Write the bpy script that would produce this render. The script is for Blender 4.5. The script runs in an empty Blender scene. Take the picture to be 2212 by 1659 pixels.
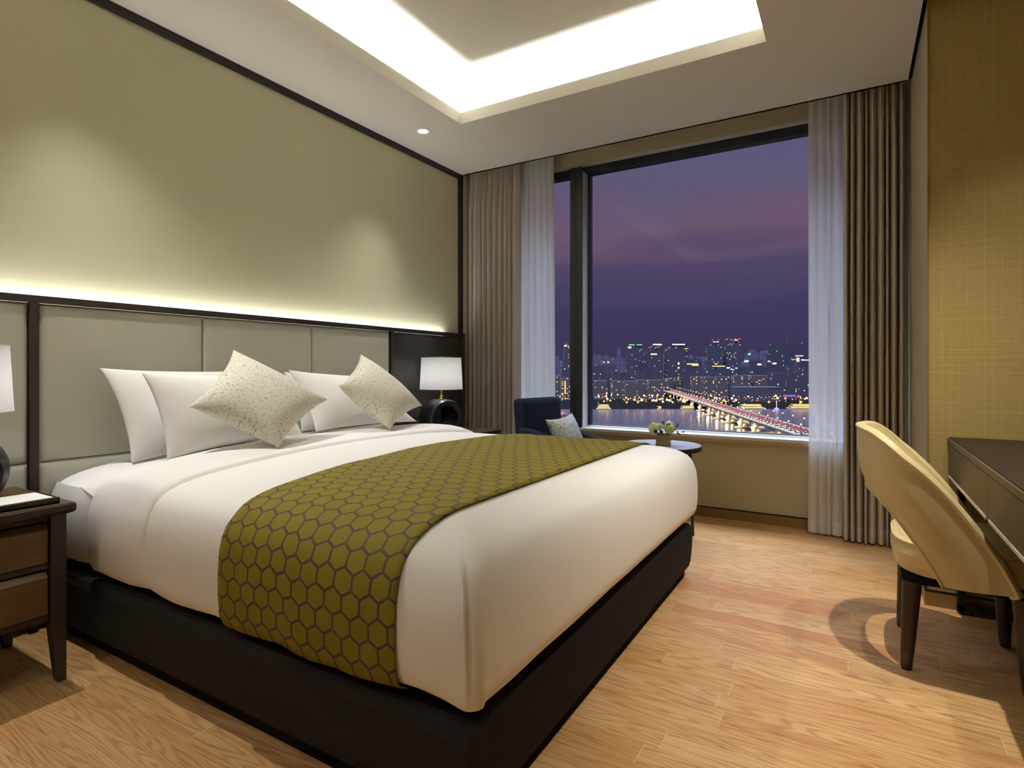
import bpy, bmesh, math, random
from mathutils import Vector, Matrix
PI = math.pi
sc = bpy.context.scene
COL = sc.collection

# ------------------------------------------------------------------ camera
IMG_W, FOC, CX0, HY = 2212.0, 1233.85, 1106.0, 797.07
YAW = math.radians(30.829)
EYE = Vector((2.85, 0.0, 1.05))
FW = Vector((-math.sin(YAW), math.cos(YAW), 0)); RT = Vector((math.cos(YAW), math.sin(YAW), 0))
cam = bpy.data.cameras.new('camera'); camo = bpy.data.objects.new('camera', cam); COL.objects.link(camo)
camo.location = EYE; camo.rotation_euler = (PI / 2, 0, YAW)
cam.sensor_width = 36.0; cam.lens = FOC / IMG_W * 36.0
cam.shift_y = -(829.5 - HY) / IMG_W; cam.clip_end = 20000; cam.clip_start = 0.02
sc.camera = camo

def far_at(px, d, z):
    """a place across the river: bearing of photo column px, d metres ahead, height z over the room floor"""
    p = EYE + FW * d + RT * ((px - CX0) / FOC * d)
    return Vector((p.x, p.y, z))

# ------------------------------------------------------------------ helpers
def lin(c):
    c /= 255.0
    return c / 12.92 if c <= 0.04045 else ((c + 0.055) / 1.055) ** 2.4
def rgb(r, g, b): return (lin(r), lin(g), lin(b), 1.0)
def clamp(v, a, b): return max(a, min(b, v))
def lerp(a, b, t): return a + (b - a) * t
def smooth(t): t = clamp(t, 0, 1); return t * t * (3 - 2 * t)
def interp(x, pts):
    if x <= pts[0][0]: return pts[0][1]
    for (a, b), (c, d) in zip(pts, pts[1:]):
        if x <= c: return b + (d - b) * (x - a) / (c - a) if c > a else d
    return pts[-1][1]
def spline(x, pts):
    """monotone-ish cubic through pts"""
    n = len(pts)
    if x <= pts[0][0]: return pts[0][1]
    if x >= pts[-1][0]: return pts[-1][1]
    for i in range(n - 1):
        if x <= pts[i + 1][0]: break
    x0, y0 = pts[i]; x1, y1 = pts[i + 1]; h = x1 - x0
    def sl(k):
        if k <= 0: return (pts[1][1] - pts[0][1]) / (pts[1][0] - pts[0][0])
        if k >= n - 1: return (pts[-1][1] - pts[-2][1]) / (pts[-1][0] - pts[-2][0])
        a = (pts[k][1] - pts[k - 1][1]) / (pts[k][0] - pts[k - 1][0]); b = (pts[k + 1][1] - pts[k][1]) / (pts[k + 1][0] - pts[k][0])
        return 0 if a * b <= 0 else 2 * a * b / (a + b)
    m0, m1 = sl(i), sl(i + 1); t = (x - x0) / h
    return (2*t**3-3*t*t+1)*y0 + (t**3-2*t*t+t)*h*m0 + (-2*t**3+3*t*t)*y1 + (t**3-t*t)*h*m1
def vnoise(x, seed=0):
    i = math.floor(x); f = x - i
    def r(k): return random.Random(int(k) * 7919 + seed * 104729).uniform(-1, 1)
    f = f * f * (3 - 2 * f)
    return r(i) * (1 - f) + r(i + 1) * f

class MB:
    """collects geometry; build() links it as one mesh object"""
    def __init__(s): s.v = []; s.f = []; s.m = []; s.uv = []
    def add(s, vs, fs, mi=0, uvs=None):
        o = len(s.v); s.v += [tuple(v) for v in vs]
        for k, f in enumerate(fs):
            s.f.append(tuple(i + o for i in f)); s.m.append(mi)
            s.uv.append([uvs[i] for i in f] if uvs else None)
        return s
    def box(s, x0, x1, y0, y1, z0, z1, mi=0, M=None):
        vs = [Vector((x, y, z)) for z in (z0, z1) for y in (y0, y1) for x in (x0, x1)]
        if M: vs = [M @ v for v in vs]
        return s.add(vs, [(0, 2, 3, 1), (4, 5, 7, 6), (0, 1, 5, 4), (2, 6, 7, 3), (0, 4, 6, 2), (1, 3, 7, 5)], mi)
    def quadprism(s, a, b, mi=0):
        """two matching loops of n points joined, capped"""
        n = len(a)
        fs = [(i, (i + 1) % n, n + (i + 1) % n, n + i) for i in range(n)] + [tuple(range(n - 1, -1, -1)), tuple(range(n, 2 * n))]
        return s.add(list(a) + list(b), fs, mi)
    def lathe(s, prof, c=(0, 0, 0), n=32, M=None, mi=0, cap=True):
        vs, fs = [], []
        for r, z in prof:
            for k in range(n):
                a = 2 * PI * k / n; vs.append(Vector((r * math.cos(a), r * math.sin(a), z)))
        for j in range(len(prof) - 1):
            for k in range(n):
                k2 = (k + 1) % n; fs.append((j * n + k, j * n + k2, (j + 1) * n + k2, (j + 1) * n + k))
        if cap:
            fs.append(tuple(range(n - 1, -1, -1))); L = (len(prof) - 1) * n; fs.append(tuple(range(L, L + n)))
        vs = [(M @ v if M else v) + Vector(c) for v in vs]
        return s.add(vs, fs, mi)
    def tube(s, pts, r, n=8, mi=0, closed=False):
        pts = [Vector(p) for p in pts]; m = len(pts); vs, fs = [], []
        up = Vector((0, 0, 1))
        for i, p in enumerate(pts):
            a = pts[i - 1] if (i > 0 or closed) else p; b = pts[(i + 1) % m] if (i < m - 1 or closed) else p
            t = (b - a).normalized()
            u = t.cross(up)
            if u.length < 0.05: u = t.cross(Vector((1, 0, 0)))
            u.normalize(); w = u.cross(t)
            rr = r[i] if isinstance(r, (list, tuple)) else r
            for k in range(n):
                q = 2 * PI * k / n; vs.append(p + (u * math.cos(q) + w * math.sin(q)) * rr)
        for i in range(m if closed else m - 1):
            for k in range(n):
                k2 = (k + 1) % n; i2 = (i + 1) % m
                fs.append((i * n + k, i * n + k2, i2 * n + k2, i2 * n + k))
        if not closed: fs += [tuple(range(n - 1, -1, -1)), tuple(range((m - 1) * n, m * n))]
        return s.add(vs, fs, mi)
    def grid(s, P, uvs=None, mi=0, flip=False):
        """P[i][j] points"""
        a, b = len(P), len(P[0]); vs = [p for row in P for p in row]
        uv = [q for row in uvs for q in row] if uvs else None
        fs = []
        for i in range(a - 1):
            for j in range(b - 1):
                f = (i * b + j, i * b + j + 1, (i + 1) * b + j + 1, (i + 1) * b + j)
                fs.append(f[::-1] if flip else f)
        return s.add(vs, fs, mi, uv)
    def sphere(s, c, r, n=10, m=6, mi=0, sx=1, sy=1, sz=1):
        vs = [Vector((0, 0, -1))]
        for j in range(1, m):
            t = -PI / 2 + PI * j / m
            for k in range(n):
                a = 2 * PI * k / n; vs.append(Vector((math.cos(t) * math.cos(a), math.cos(t) * math.sin(a), math.sin(t))))
        vs.append(Vector((0, 0, 1))); L = len(vs) - 1; fs = []
        for k in range(n):
            k2 = (k + 1) % n; fs.append((0, 1 + k2, 1 + k)); fs.append((L, L - n + k, L - n + k2))
            for j in range(m - 2): fs.append((1 + j * n + k, 1 + j * n + k2, 1 + (j + 1) * n + k2, 1 + (j + 1) * n + k))
        c = Vector(c)
        return s.add([Vector((v.x * r * sx, v.y * r * sy, v.z * r * sz)) + c for v in vs], fs, mi)
    def build(s, name, mats, parent=None, smooth_ang=None, bevel=None, origin=None, solid=None, subd=0):
        me = bpy.data.meshes.new(name)
        o0 = Vector(origin) if origin else Vector((0, 0, 0))
        me.from_pydata([tuple(Vector(v) - o0) for v in s.v], [], s.f)
        mats = mats if isinstance(mats, (list, tuple)) else [mats]
        for m in mats: me.materials.append(m)
        me.polygons.foreach_set('material_index', s.m)
        if any(u is not None for u in s.uv):
            L = me.uv_layers.new(name='UVMap'); k = 0
            for p, u in zip(me.polygons, s.uv):
                for q in range(p.loop_total):
                    L.data[p.loop_start + q].uv = u[q] if u else (0, 0)
        bm = bmesh.new(); bm.from_mesh(me)
        if solid is None: bmesh.ops.recalc_face_normals(bm, faces=bm.faces)
        if bevel:
            es = [e for e in bm.edges if len(e.link_faces) == 2 and e.calc_face_angle(0) > 0.5]
            bmesh.ops.bevel(bm, geom=es, offset=bevel, segments=2, profile=0.6, affect='EDGES', clamp_overlap=True)
        bm.to_mesh(me); bm.free()
        if smooth_ang is not None:
            me.polygons.foreach_set('use_smooth', [True] * len(me.polygons))
            me.set_sharp_from_angle(angle=math.radians(smooth_ang))
        ob = bpy.data.objects.new(name, me); COL.objects.link(ob); ob.location = o0
        if solid:
            md = ob.modifiers.new('thickness', 'SOLIDIFY'); md.thickness = solid; md.offset = 0
        if subd:
            md = ob.modifiers.new('smooth', 'SUBSURF'); md.levels = subd; md.render_levels = subd
        if parent:
            ob.parent = parent
            w = Vector((0, 0, 0)); q = parent
            while q: w += Vector(q.location); q = q.parent
            ob.location = o0 - w
        return ob

def tag(o, label=None, cat=None, group=None, kind=None):
    if label: o['label'] = label
    if cat: o['category'] = cat
    if group: o['group'] = group
    if kind: o['kind'] = kind
    return o
def thing(name, loc, label, cat, group=None):
    o = bpy.data.objects.new(name, None); COL.objects.link(o); o.location = loc; o.empty_display_size = 0.1
    return tag(o, label, cat, group)
def structure(o): o['kind'] = 'structure'; return o
def copy_tree(o, parent=None):
    c = o.copy(); COL.objects.link(c); c.parent = parent
    for ch in [q for q in bpy.data.objects if q.parent == o]: copy_tree(ch, c)
    return c

# ------------------------------------------------------------------ materials
class N:
    def __init__(s, name):
        s.m = bpy.data.materials.new(name); s.m.use_nodes = True; s.t = s.m.node_tree; s.t.nodes.clear()
        s.out = s.t.nodes.new('ShaderNodeOutputMaterial')
    def n(s, typ, **k):
        nd = s.t.nodes.new('ShaderNode' + typ)
        for a, v in k.items(): setattr(nd, a, v)
        return nd
    def l(s, a, b): s.t.links.new(a, b)
    def math(s, op, a, b=None, c=None):
        nd = s.n('Math', operation=op)
        for i, v in enumerate((a, b, c)):
            if v is None: continue
            if isinstance(v, (int, float)): nd.inputs[i].default_value = v
            else: s.l(v, nd.inputs[i])
        return nd.outputs[0]
    def mix(s, f, a, b, typ='MIX'):
        nd = s.n('MixRGB', blend_type=typ)
        for i, v in enumerate((f, a, b)):
            if isinstance(v, (int, float)): nd.inputs[i].default_value = v
            elif isinstance(v, tuple): nd.inputs[i].default_value = v
            else: s.l(v, nd.inputs[i])
        return nd.outputs[0]
    def ramp(s, f, *st):
        nd = s.n('ValToRGB'); e = nd.color_ramp.elements
        while len(e) < len(st): e.new(0.5)
        for q, (p, c) in zip(e, st): q.position = p; q.color = c
        s.l(f, nd.inputs[0]); return nd.outputs[0]
    def coord(s, kind='Object'): return s.n('TexCoord').outputs[kind]
    def xyz(s, v):
        nd = s.n('SeparateXYZ'); s.l(v, nd.inputs[0]); return nd.outputs
    def comb(s, x=0, y=0, z=0):
        nd = s.n('CombineXYZ')
        for i, v in enumerate((x, y, z)):
            if isinstance(v, (int, float)): nd.inputs[i].default_value = v
            else: s.l(v, nd.inputs[i])
        return nd.outputs[0]
    def scale(s, v, k):
        nd = s.n('VectorMath', operation='MULTIPLY'); s.l(v, nd.inputs[0]); nd.inputs[1].default_value = k; return nd.outputs[0]
    def noise(s, v, sc_=5, det=2, rough=.5, dist=0):
        nd = s.n('TexNoise'); s.l(v, nd.inputs['Vector']); nd.inputs['Scale'].default_value = sc_; nd.inputs['Detail'].default_value = det
        nd.inputs['Roughness'].default_value = rough; nd.inputs['Distortion'].default_value = dist; return nd.outputs['Fac']
    def white(s, v):
        nd = s.n('TexWhiteNoise', noise_dimensions='3D'); s.l(v, nd.inputs['Vector']); return nd.outputs['Value']
    def bump(s, h, strength=.2, dist=.002):
        nd = s.n('Bump'); nd.inputs['Strength'].default_value = strength; nd.inputs['Distance'].default_value = dist; s.l(h, nd.inputs['Height']); return nd.outputs[0]
    def bsdf(s, color, rough=.6, spec=.5, metal=0, bump=None, **k):
        b = s.n('BsdfPrincipled')
        if isinstance(color, tuple): b.inputs['Base Color'].default_value = color
        else: s.l(color, b.inputs['Base Color'])
        for nm, v in (('Roughness', rough), ('Specular IOR Level', spec), ('Metallic', metal), *[(a.replace('_', ' '), v) for a, v in k.items()]):
            if isinstance(v, (int, float, tuple)): b.inputs[nm].default_value = v
            else: s.l(v, b.inputs[nm])
        if bump is not None: s.l(bump, b.inputs['Normal'])
        s.l(b.outputs[0], s.out.inputs[0]); return s.m
    def done(s, sh): s.l(sh, s.out.inputs[0]); return s.m

def plain(name, c, rough=.6, spec=.5, metal=0, nscale=0, nstr=.08, **k):
    n = N(name)
    if nscale:
        f = n.noise(n.coord(), nscale, 3); col = n.mix(n.math('MULTIPLY', f, nstr * 2), c, tuple(v * .45 for v in c[:3]) + (1,))
        return n.bsdf(col, rough, spec, metal, **k)
    return n.bsdf(c, rough, spec, metal, **k)
def emit(name, c, st, sample='AUTO'):
    n = N(name); e = n.n('Emission'); e.inputs[0].default_value = c; e.inputs[1].default_value = st
    n.done(e.outputs[0]); n.m.cycles.emission_sampling = sample; return n.m

def mat_wallcloth():
    n = N('silk_wallcovering'); p = n.coord()
    f = n.noise(n.scale(p, (1, 90, 2.2)), 3, 3); g = n.noise(n.scale(p, (1, 6, 260)), 3, 2)
    c = n.mix(n.math('MULTIPLY', f, .5), rgb(206, 205, 173), rgb(192, 190, 156)); c = n.mix(n.math('MULTIPLY', g, .25), c, rgb(182, 179, 144))
    return n.bsdf(c, .55, .4, bump=n.bump(f, .08, .001))
def mat_grasscloth():
    n = N('gold_grasscloth'); p = n.coord(); x, y, z = n.xyz(p)
    u = n.math('ADD', x, y)
    f1 = n.noise(n.scale(n.comb(u, 0, z), (330, 1, 9)), 1, 2); f2 = n.noise(n.scale(n.comb(u, 5, z), (9, 1, 330)), 1, 2)
    c = n.mix(f1, rgb(146, 126, 74), rgb(172, 152, 98)); c = n.mix(n.math('MULTIPLY', f2, .8), c, rgb(134, 114, 66))
    def thread(a, b, fr, seed, th):
        wob = n.math('MULTIPLY', n.math('SUBTRACT', n.noise(n.comb(seed, n.math('MULTIPLY', b, 6), 0), 1, 1), .5), .006)
        t = n.math('MULTIPLY', n.math('ADD', a, wob if th > .5 else 0), fr); i = n.math('FLOOR', t); w = n.math('FRACT', t)
        seg = n.math('FLOOR', n.math('ADD', n.math('MULTIPLY', b, 3.1), n.math('MULTIPLY', n.white(n.comb(i, seed, 1)), 7)))
        on = n.math('GREATER_THAN', n.white(n.comb(i, seg, seed)), .5)
        strong = n.white(n.comb(i, seed, 9))
        th_ = n.math('MULTIPLY', n.math('LESS_THAN', w, .075), n.math('ADD', n.math('MULTIPLY', on, .45), n.math('MULTIPLY', n.math('GREATER_THAN', strong, .55), .4)))
        return th_
    c = n.mix(n.math('MULTIPLY', thread(u, z, 34, 3, 0), .42), c, rgb(196, 174, 116)); c = n.mix(n.math('MULTIPLY', thread(z, u, 30, 8, 1), .40), c, rgb(196, 174, 116))
    return n.bsdf(c, .6, .35, bump=n.bump(f1, .15, .001))
def mat_oak():
    n = N('oak_planks'); p = n.coord(); x, y, z = n.xyz(p)
    row = n.math('FLOOR', n.math('DIVIDE', y, .092)); fy = n.math('FRACT', n.math('DIVIDE', y, .092))
    xo = n.math('DIVIDE', n.math('ADD', x, n.math('MULTIPLY', n.white(n.comb(row, 2, 0)), 5)), .95)
    cell = n.math('FLOOR', xo); fx = n.math('FRACT', xo)
    r1 = n.white(n.comb(row, cell, 1)); r2 = n.white(n.comb(row, cell, 7)); r3 = n.white(n.comb(row, cell, 13))
    base = n.ramp(r1, (0, rgb(194, 152, 98)), (.35, rgb(206, 166, 112)), (.7, rgb(214, 177, 126)), (.955, rgb(204, 162, 112)), (1, rgb(194, 142, 96)))
    v = n.comb(n.math('ADD', n.math('MULTIPLY', x, .55), n.math('MULTIPLY', r2, 37)), n.math('ADD', n.math('MULTIPLY', y, 7), n.math('MULTIPLY', r3, 19)), 0)
    big = n.noise(v, 2.2, 1.5, .4)
    ring = n.math('SINE', n.math('MULTIPLY', big, 95)); ring = n.math('ADD', n.math('MULTIPLY', ring, .5), .5); ring = n.math('POWER', ring, 2.2)
    fine = n.noise(n.scale(p, (5, 250, 1)), 1, 3, .6); pore = n.noise(n.scale(p, (26, 900, 1)), 1, 1)
    amt = n.math('ADD', n.math('MULTIPLY', ring, n.math('ADD', .22, n.math('MULTIPLY', fine, .6))), n.math('MULTIPLY', n.math('GREATER_THAN', fine, .56), .3))
    c = n.mix(amt, base, rgb(150, 94, 48)); c = n.mix(n.math('MULTIPLY', pore, .22), c, rgb(146, 100, 56))
    ed = n.math('LESS_THAN', fy, .018); ex = n.math('LESS_THAN', fx, .0022)
    c = n.mix(n.math('MULTIPLY', ed, .35), c, rgb(150, 104, 62)); c = n.mix(n.math('MULTIPLY', ex, .55), c, rgb(232, 200, 152))
    return n.bsdf(c, n.math('ADD', .36, n.math('MULTIPLY', fine, .12)), .4, bump=n.bump(n.math('ADD', fine, n.math('MULTIPLY', ed, -2)), .05, .001))
def mat_wood(name, a, b, axis=1, rough=.4, sc_=1.0):
    n = N(name); p = n.coord(); k = [46 * sc_, 46 * sc_, 46 * sc_]; k[axis] = 2.2 * sc_
    f = n.noise(n.scale(p, tuple(k)), 1, 4, .6, .6); g = n.noise(n.scale(p, tuple(q * 6 for q in k)), 1, 2)
    c = n.mix(n.math('MULTIPLY', n.math('ADD', f, n.math('MULTIPLY', g, .4)), .75), a, b)
    return n.bsdf(c, rough, .4, bump=n.bump(g, .04, .001))
def mat_fabric(name, a, b, sc_=900, rough=.9, sheen=0.0, bumpy=.12, spec=.2):
    n = N(name); p = n.coord(); f = n.noise(n.scale(p, (1, 1, 1)), sc_, 2)
    return n.bsdf(n.mix(f, a, b), rough, spec, bump=n.bump(f, bumpy, .0006), **({'Sheen_Weight': sheen} if sheen else {}))
def mat_runner():
    n = N('hexagon_brocade'); u, v, _ = n.xyz(n.coord('UV')); S = .0605
    X = n.math('DIVIDE', u, S); Y = n.math('DIVIDE', v, S)
    H = 1.7320508
    def wrap(a, m): return n.math('SUBTRACT', n.math('MULTIPLY', n.math('FRACT', n.math('DIVIDE', a, m)), m), m / 2)
    ax, ay = wrap(X, 1), wrap(Y, H); bx, by = wrap(n.math('SUBTRACT', X, .5), 1), wrap(n.math('SUBTRACT', Y, H / 2), H)
    la = n.math('ADD', n.math('MULTIPLY', ax, ax), n.math('MULTIPLY', ay, ay)); lb = n.math('ADD', n.math('MULTIPLY', bx, bx), n.math('MULTIPLY', by, by))
    s = n.math('LESS_THAN', la, lb)
    gx = n.math('ABSOLUTE', n.math('ADD', n.math('MULTIPLY', s, ax), n.math('MULTIPLY', n.math('SUBTRACT', 1, s), bx)))
    gy = n.math('ABSOLUTE', n.math('ADD', n.math('MULTIPLY', s, ay), n.math('MULTIPLY', n.math('SUBTRACT', 1, s), by)))
    d = n.math('MAXIMUM', gx, n.math('ADD', n.math('MULTIPLY', gx, .5), n.math('MULTIPLY', gy, .8660254)))
    edge = n.math('GREATER_THAN', d, .432); lip = n.math('MULTIPLY', n.math('GREATER_THAN', d, .405), n.math('LESS_THAN', d, .432))
    rib = n.noise(n.comb(n.math('MULTIPLY', u, 900), n.math('MULTIPLY', v, 40), 0), 1, 2); blot = n.noise(n.comb(u, v, 0), 9, 2)
    c = n.mix(n.math('MULTIPLY', rib, .5), rgb(122, 112, 28), rgb(99, 90, 20)); c = n.mix(n.math('MULTIPLY', blot, .3), c, rgb(106, 88, 29))
    c = n.mix(edge, c, n.mix(rib, rgb(80, 64, 48), rgb(64, 50, 38))); c = n.mix(n.math('MULTIPLY', lip, .35), c, rgb(142, 131, 64))
    h = n.math('SUBTRACT', n.math('MULTIPLY', rib, .15), edge)
    return n.bsdf(c, .7, .15, bump=n.bump(h, .35, .0012))
def mat_maze(name, a, b, sc_=46, thr=.09, UV=True, spec=.3):
    n = N(name); p = n.coord('UV' if UV else 'Object')
    r = n.n('Mapping'); n.l(p, r.inputs[0]); r.inputs['Rotation'].default_value = (0, 0, .78)
    vo = n.n('TexVoronoi', feature='F1', distance='CHEBYCHEV'); n.l(r.outputs[0], vo.inputs['Vector']); vo.inputs['Scale'].default_value = sc_; vo.inputs['Randomness'].default_value = .9
    vo2 = n.n('TexVoronoi', feature='F2', distance='CHEBYCHEV'); n.l(r.outputs[0], vo2.inputs['Vector']); vo2.inputs['Scale'].default_value = sc_; vo2.inputs['Randomness'].default_value = .9
    e = n.math('LESS_THAN', n.math('SUBTRACT', vo2.outputs['Distance'], vo.outputs['Distance']), thr)
    gap = n.math('GREATER_THAN', n.noise(n.scale(p, (1, 1, 1)), sc_ * 1.3, 1), .5)
    m = n.math('MULTIPLY', e, gap)
    return n.bsdf(n.mix(n.math('MULTIPLY', m, .8), a, b), .8, spec, bump=n.bump(n.math('SUBTRACT', 1, m), .5, .002))
def mat_curtain():
    n = N('striated_taupe_drapery'); u, v, _ = n.xyz(n.coord('UV'))
    f = n.noise(n.comb(n.math('MULTIPLY', u, 260), n.math('MULTIPLY', v, 1.2), 0), 1, 2); g = n.noise(n.comb(n.math('MULTIPLY', u, 900), n.math('MULTIPLY', v, 300), 0), 1, 2)
    c = n.ramp(f, (.25, rgb(182, 174, 163)), (.5, rgb(200, 192, 180)), (.75, rgb(210, 203, 192))); c = n.mix(n.math('MULTIPLY', g, .4), c, rgb(150, 141, 130))
    return n.bsdf(c, .75, .25, bump=n.bump(g, .15, .001))
def mat_sheer():
    n = N('white_voile'); u, v, _ = n.xyz(n.coord('UV'))
    f = n.noise(n.comb(n.math('MULTIPLY', u, 500), n.math('MULTIPLY', v, 2), 0), 1, 2)
    d = n.n('BsdfDiffuse'); d.inputs[0].default_value = rgb(244, 244, 242); t = n.n('BsdfTranslucent'); t.inputs[0].default_value = rgb(232, 236, 240)
    a = n.n('MixShader'); a.inputs[0].default_value = .38; n.l(d.outputs[0], a.inputs[1]); n.l(t.outputs[0], a.inputs[2])
    tr = n.n('BsdfTransparent'); b = n.n('MixShader'); n.l(n.math('ADD', .05, n.math('MULTIPLY', f, .14)), b.inputs[0]); n.l(a.outputs[0], b.inputs[1]); n.l(tr.outputs[0], b.inputs[2])
    return n.done(b.outputs[0])
def mat_glass():
    n = N('window_glass'); t = n.n('BsdfTransparent'); g = n.n('BsdfGlossy'); g.inputs['Roughness'].default_value = .02
    fr = n.n('Fresnel'); fr.inputs[0].default_value = 1.25; m = n.n('MixShader'); n.l(n.math('MULTIPLY', fr.outputs[0], .35), m.inputs[0])
    t.inputs[0].default_value = (.96, .97, .98, 1)
    n.l(t.outputs[0], m.inputs[1]); n.l(g.outputs[0], m.inputs[2]); return n.done(m.outputs[0])
def mat_shade():
    n = N('white_lampshade_linen'); p = n.coord(); f = n.noise(n.scale(p, (60, 60, 400)), 3, 2)
    d = n.n('BsdfDiffuse'); n.l(n.mix(f, rgb(244, 242, 238), rgb(230, 228, 224)), d.inputs[0]); t = n.n('BsdfTranslucent'); t.inputs[0].default_value = rgb(240, 236, 230)
    m = n.n('MixShader'); m.inputs[0].default_value = .4; n.l(d.outputs[0], m.inputs[1]); n.l(t.outputs[0], m.inputs[2]); return n.done(m.outputs[0])
def mat_facade(name, wall, cw, ch, p_lit, warm, strength, fill=.55, mixw=.3):
    n = N(name); x, y, z = n.xyz(n.coord()); oi = n.n('ObjectInfo').outputs['Random']
    g = n.n('NewGeometry'); nx, ny, nz = n.xyz(g.outputs['Normal'])
    side = n.math('GREATER_THAN', n.math('ABSOLUTE', nx), n.math('ABSOLUTE', ny))
    u = n.math('ADD', n.math('MULTIPLY', side, y), n.math('MULTIPLY', n.math('SUBTRACT', 1, side), x))
    U = n.math('DIVIDE', u, cw); V = n.math('DIVIDE', z, ch); iu = n.math('FLOOR', U); iv = n.math('FLOOR', V)
    seed = n.math('MULTIPLY', oi, 100)
    rn = n.white(n.comb(iu, iv, n.math('ADD', seed, side)))
    col = n.white(n.comb(iu, 3, seed)); thr = n.math('MULTIPLY', p_lit, n.math('ADD', .3, n.math('MULTIPLY', n.math('POWER', col, 2), 2.6)))
    lit = n.math('LESS_THAN', rn, thr)
    fu = n.math('LESS_THAN', n.math('ABSOLUTE', n.math('SUBTRACT', n.math('FRACT', U), .5)), fill / 2); fv = n.math('LESS_THAN', n.math('ABSOLUTE', n.math('SUBTRACT', n.math('FRACT', V), .5)), .3)
    wallf = n.math('LESS_THAN', n.math('ABSOLUTE', nz), .5)
    win = n.math('MULTIPLY', n.math('MULTIPLY', fu, fv), wallf); on = n.math('MULTIPLY', win, lit)
    r2 = n.white(n.comb(iu, iv, n.math('ADD', seed, 50)))
    ec = n.mix(n.math('LESS_THAN', r2, mixw), warm, rgb(240, 240, 250))
    b = n.n('BsdfPrincipled'); n.l(n.mix(n.math('MULTIPLY', win, .5), wall, rgb(30, 30, 44)), b.inputs['Base Color']); b.inputs['Roughness'].default_value = .7; b.inputs['Specular IOR Level'].default_value = .2
    n.l(ec, b.inputs['Emission Color']); n.l(n.math('MULTIPLY', on, n.math('ADD', strength * .35, n.math('MULTIPLY', r2, strength))), b.inputs['Emission Strength'])
    n.m.cycles.emission_sampling = 'NONE'
    return n.done(b.outputs[0])

M = {}
M['wall'] = mat_wallcloth(); M['gold'] = mat_grasscloth(); M['oak'] = mat_oak()
M['ceil'] = plain('matte_ceiling_paint', rgb(226, 221, 210), .9, .1)
M['tan'] = plain('tan_painted_wall', rgb(192, 184, 156), .8, .2)
M['sidewall'] = plain('taupe_wallcovering', rgb(180, 168, 140), .7, .2, nscale=400)
M['base'] = plain('bronze_laminate_baseboard', rgb(128, 98, 52), .4, .4)
M['espresso'] = mat_wood('espresso_stained_wood', rgb(44, 33, 28), rgb(26, 19, 17), 2, .42)
M['espresso_y'] = mat_wood('espresso_stained_rail', rgb(44, 33, 28), rgb(26, 19, 17), 1, .42)
M['walnut'] = mat_wood('walnut_veneer', rgb(104, 75, 44), rgb(46, 32, 19), 1, .42)
M['leather'] = mat_fabric('pale_sage_leatherette', rgb(194, 194, 178), rgb(186, 186, 170), 700, .32, 0, .05, .5)
M['lacquer'] = plain('dark_bronze_lacquer', rgb(44, 41, 34), .3, .6)
M['linen'] = mat_fabric('white_cotton_sheeting', rgb(247, 246, 244), rgb(243, 242, 239), 1500, .75, 0, .03, .25)
M['skirt'] = mat_fabric('dark_brown_upholstery', rgb(28, 23, 22), rgb(19, 15, 15), 1200, .9, 0, .2)
M['runner'] = mat_runner()
M['maze'] = mat_maze('embossed_ivory_weave', rgb(228, 224, 208), rgb(166, 158, 132), 30, .06)
M['speckle'] = mat_maze('speckled_olive_weave', rgb(206, 208, 196), rgb(40, 38, 24), 30, .2)
M['curtain'] = mat_curtain(); M['sheer'] = mat_sheer(); M['glass'] = mat_glass(); M['shade'] = mat_shade()
M['frame'] = plain('dark_anodised_aluminium', rgb(26, 30, 40), .4, .5)
M['mull'] = plain('grey_anodised_aluminium', rgb(186, 186, 180), .5, .4, 0)
M['mulldark'] = plain('charcoal_aluminium', rgb(19, 19, 19), .5, .4)
M['marble'] = plain('white_stone_sill', rgb(226, 226, 224), .3, .5, nscale=6, nstr=.1)
M['cream'] = mat_fabric('cream_leather', rgb(206, 188, 140), rgb(198, 180, 132), 500, .42, 0, .04, .45)
M['chairleg'] = mat_wood('dark_walnut_leg', rgb(48, 35, 28), rgb(28, 20, 16), 2, .4)
M['ferrule'] = plain('dark_bronze_ferrule', rgb(70, 60, 50), .35, .5, .6)
M['brass'] = plain('polished_brass', rgb(206, 164, 88), .25, .5, 1)
M['ceramic'] = plain('black_glazed_ceramic', rgb(26, 25, 26), .32, .5)
M['desk'] = plain('brown_lacquered_desktop', rgb(38, 24, 12), .55, .2)
def mat_metalfront():
    n = N('brushed_bronze_front'); p = n.coord(); f = n.noise(n.scale(p, (1, 900, 3)), 1, 2)
    return n.bsdf(n.mix(f, rgb(120, 108, 84), rgb(100, 90, 70)), n.math('ADD', .3, n.math('MULTIPLY', f, .1)), .5, .75, Anisotropic=.7)
M['deskfront'] = mat_metalfront()
M['blackmetal'] = plain('black_powder_coat', rgb(16, 15, 15), .5, .4)
M['navy'] = mat_fabric('navy_wool', rgb(22, 27, 40), rgb(14, 18, 29), 900, .9, 0, .2)
M['tabletop'] = None
M['vase'] = plain('gold_tinted_glass', rgb(138, 118, 66), .2, .6)
M['petal'] = plain('cream_petal', rgb(244, 236, 200), .6, .3); M['petal2'] = plain('pale_green_petal', rgb(226, 226, 150), .6, .3)
M['petalw'] = plain('white_petal', rgb(246, 246, 240), .6, .3); M['leaf'] = plain('green_leaf', rgb(52, 88, 38), .5, .4, nscale=60); M['leafd'] = plain('dark_green_leaf', rgb(20, 44, 34), .5, .4)
M['paper'] = plain('white_paper', rgb(240, 240, 234), .8, .2); M['trayleather'] = plain('black_leather', rgb(20, 20, 18), .45, .4)
M['white'] = plain('white_enamel', rgb(236, 234, 228), .5, .4)
M['led'] = emit('warm_downlight_lens', rgb(255, 240, 214), 7.0, 'NONE')
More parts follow.
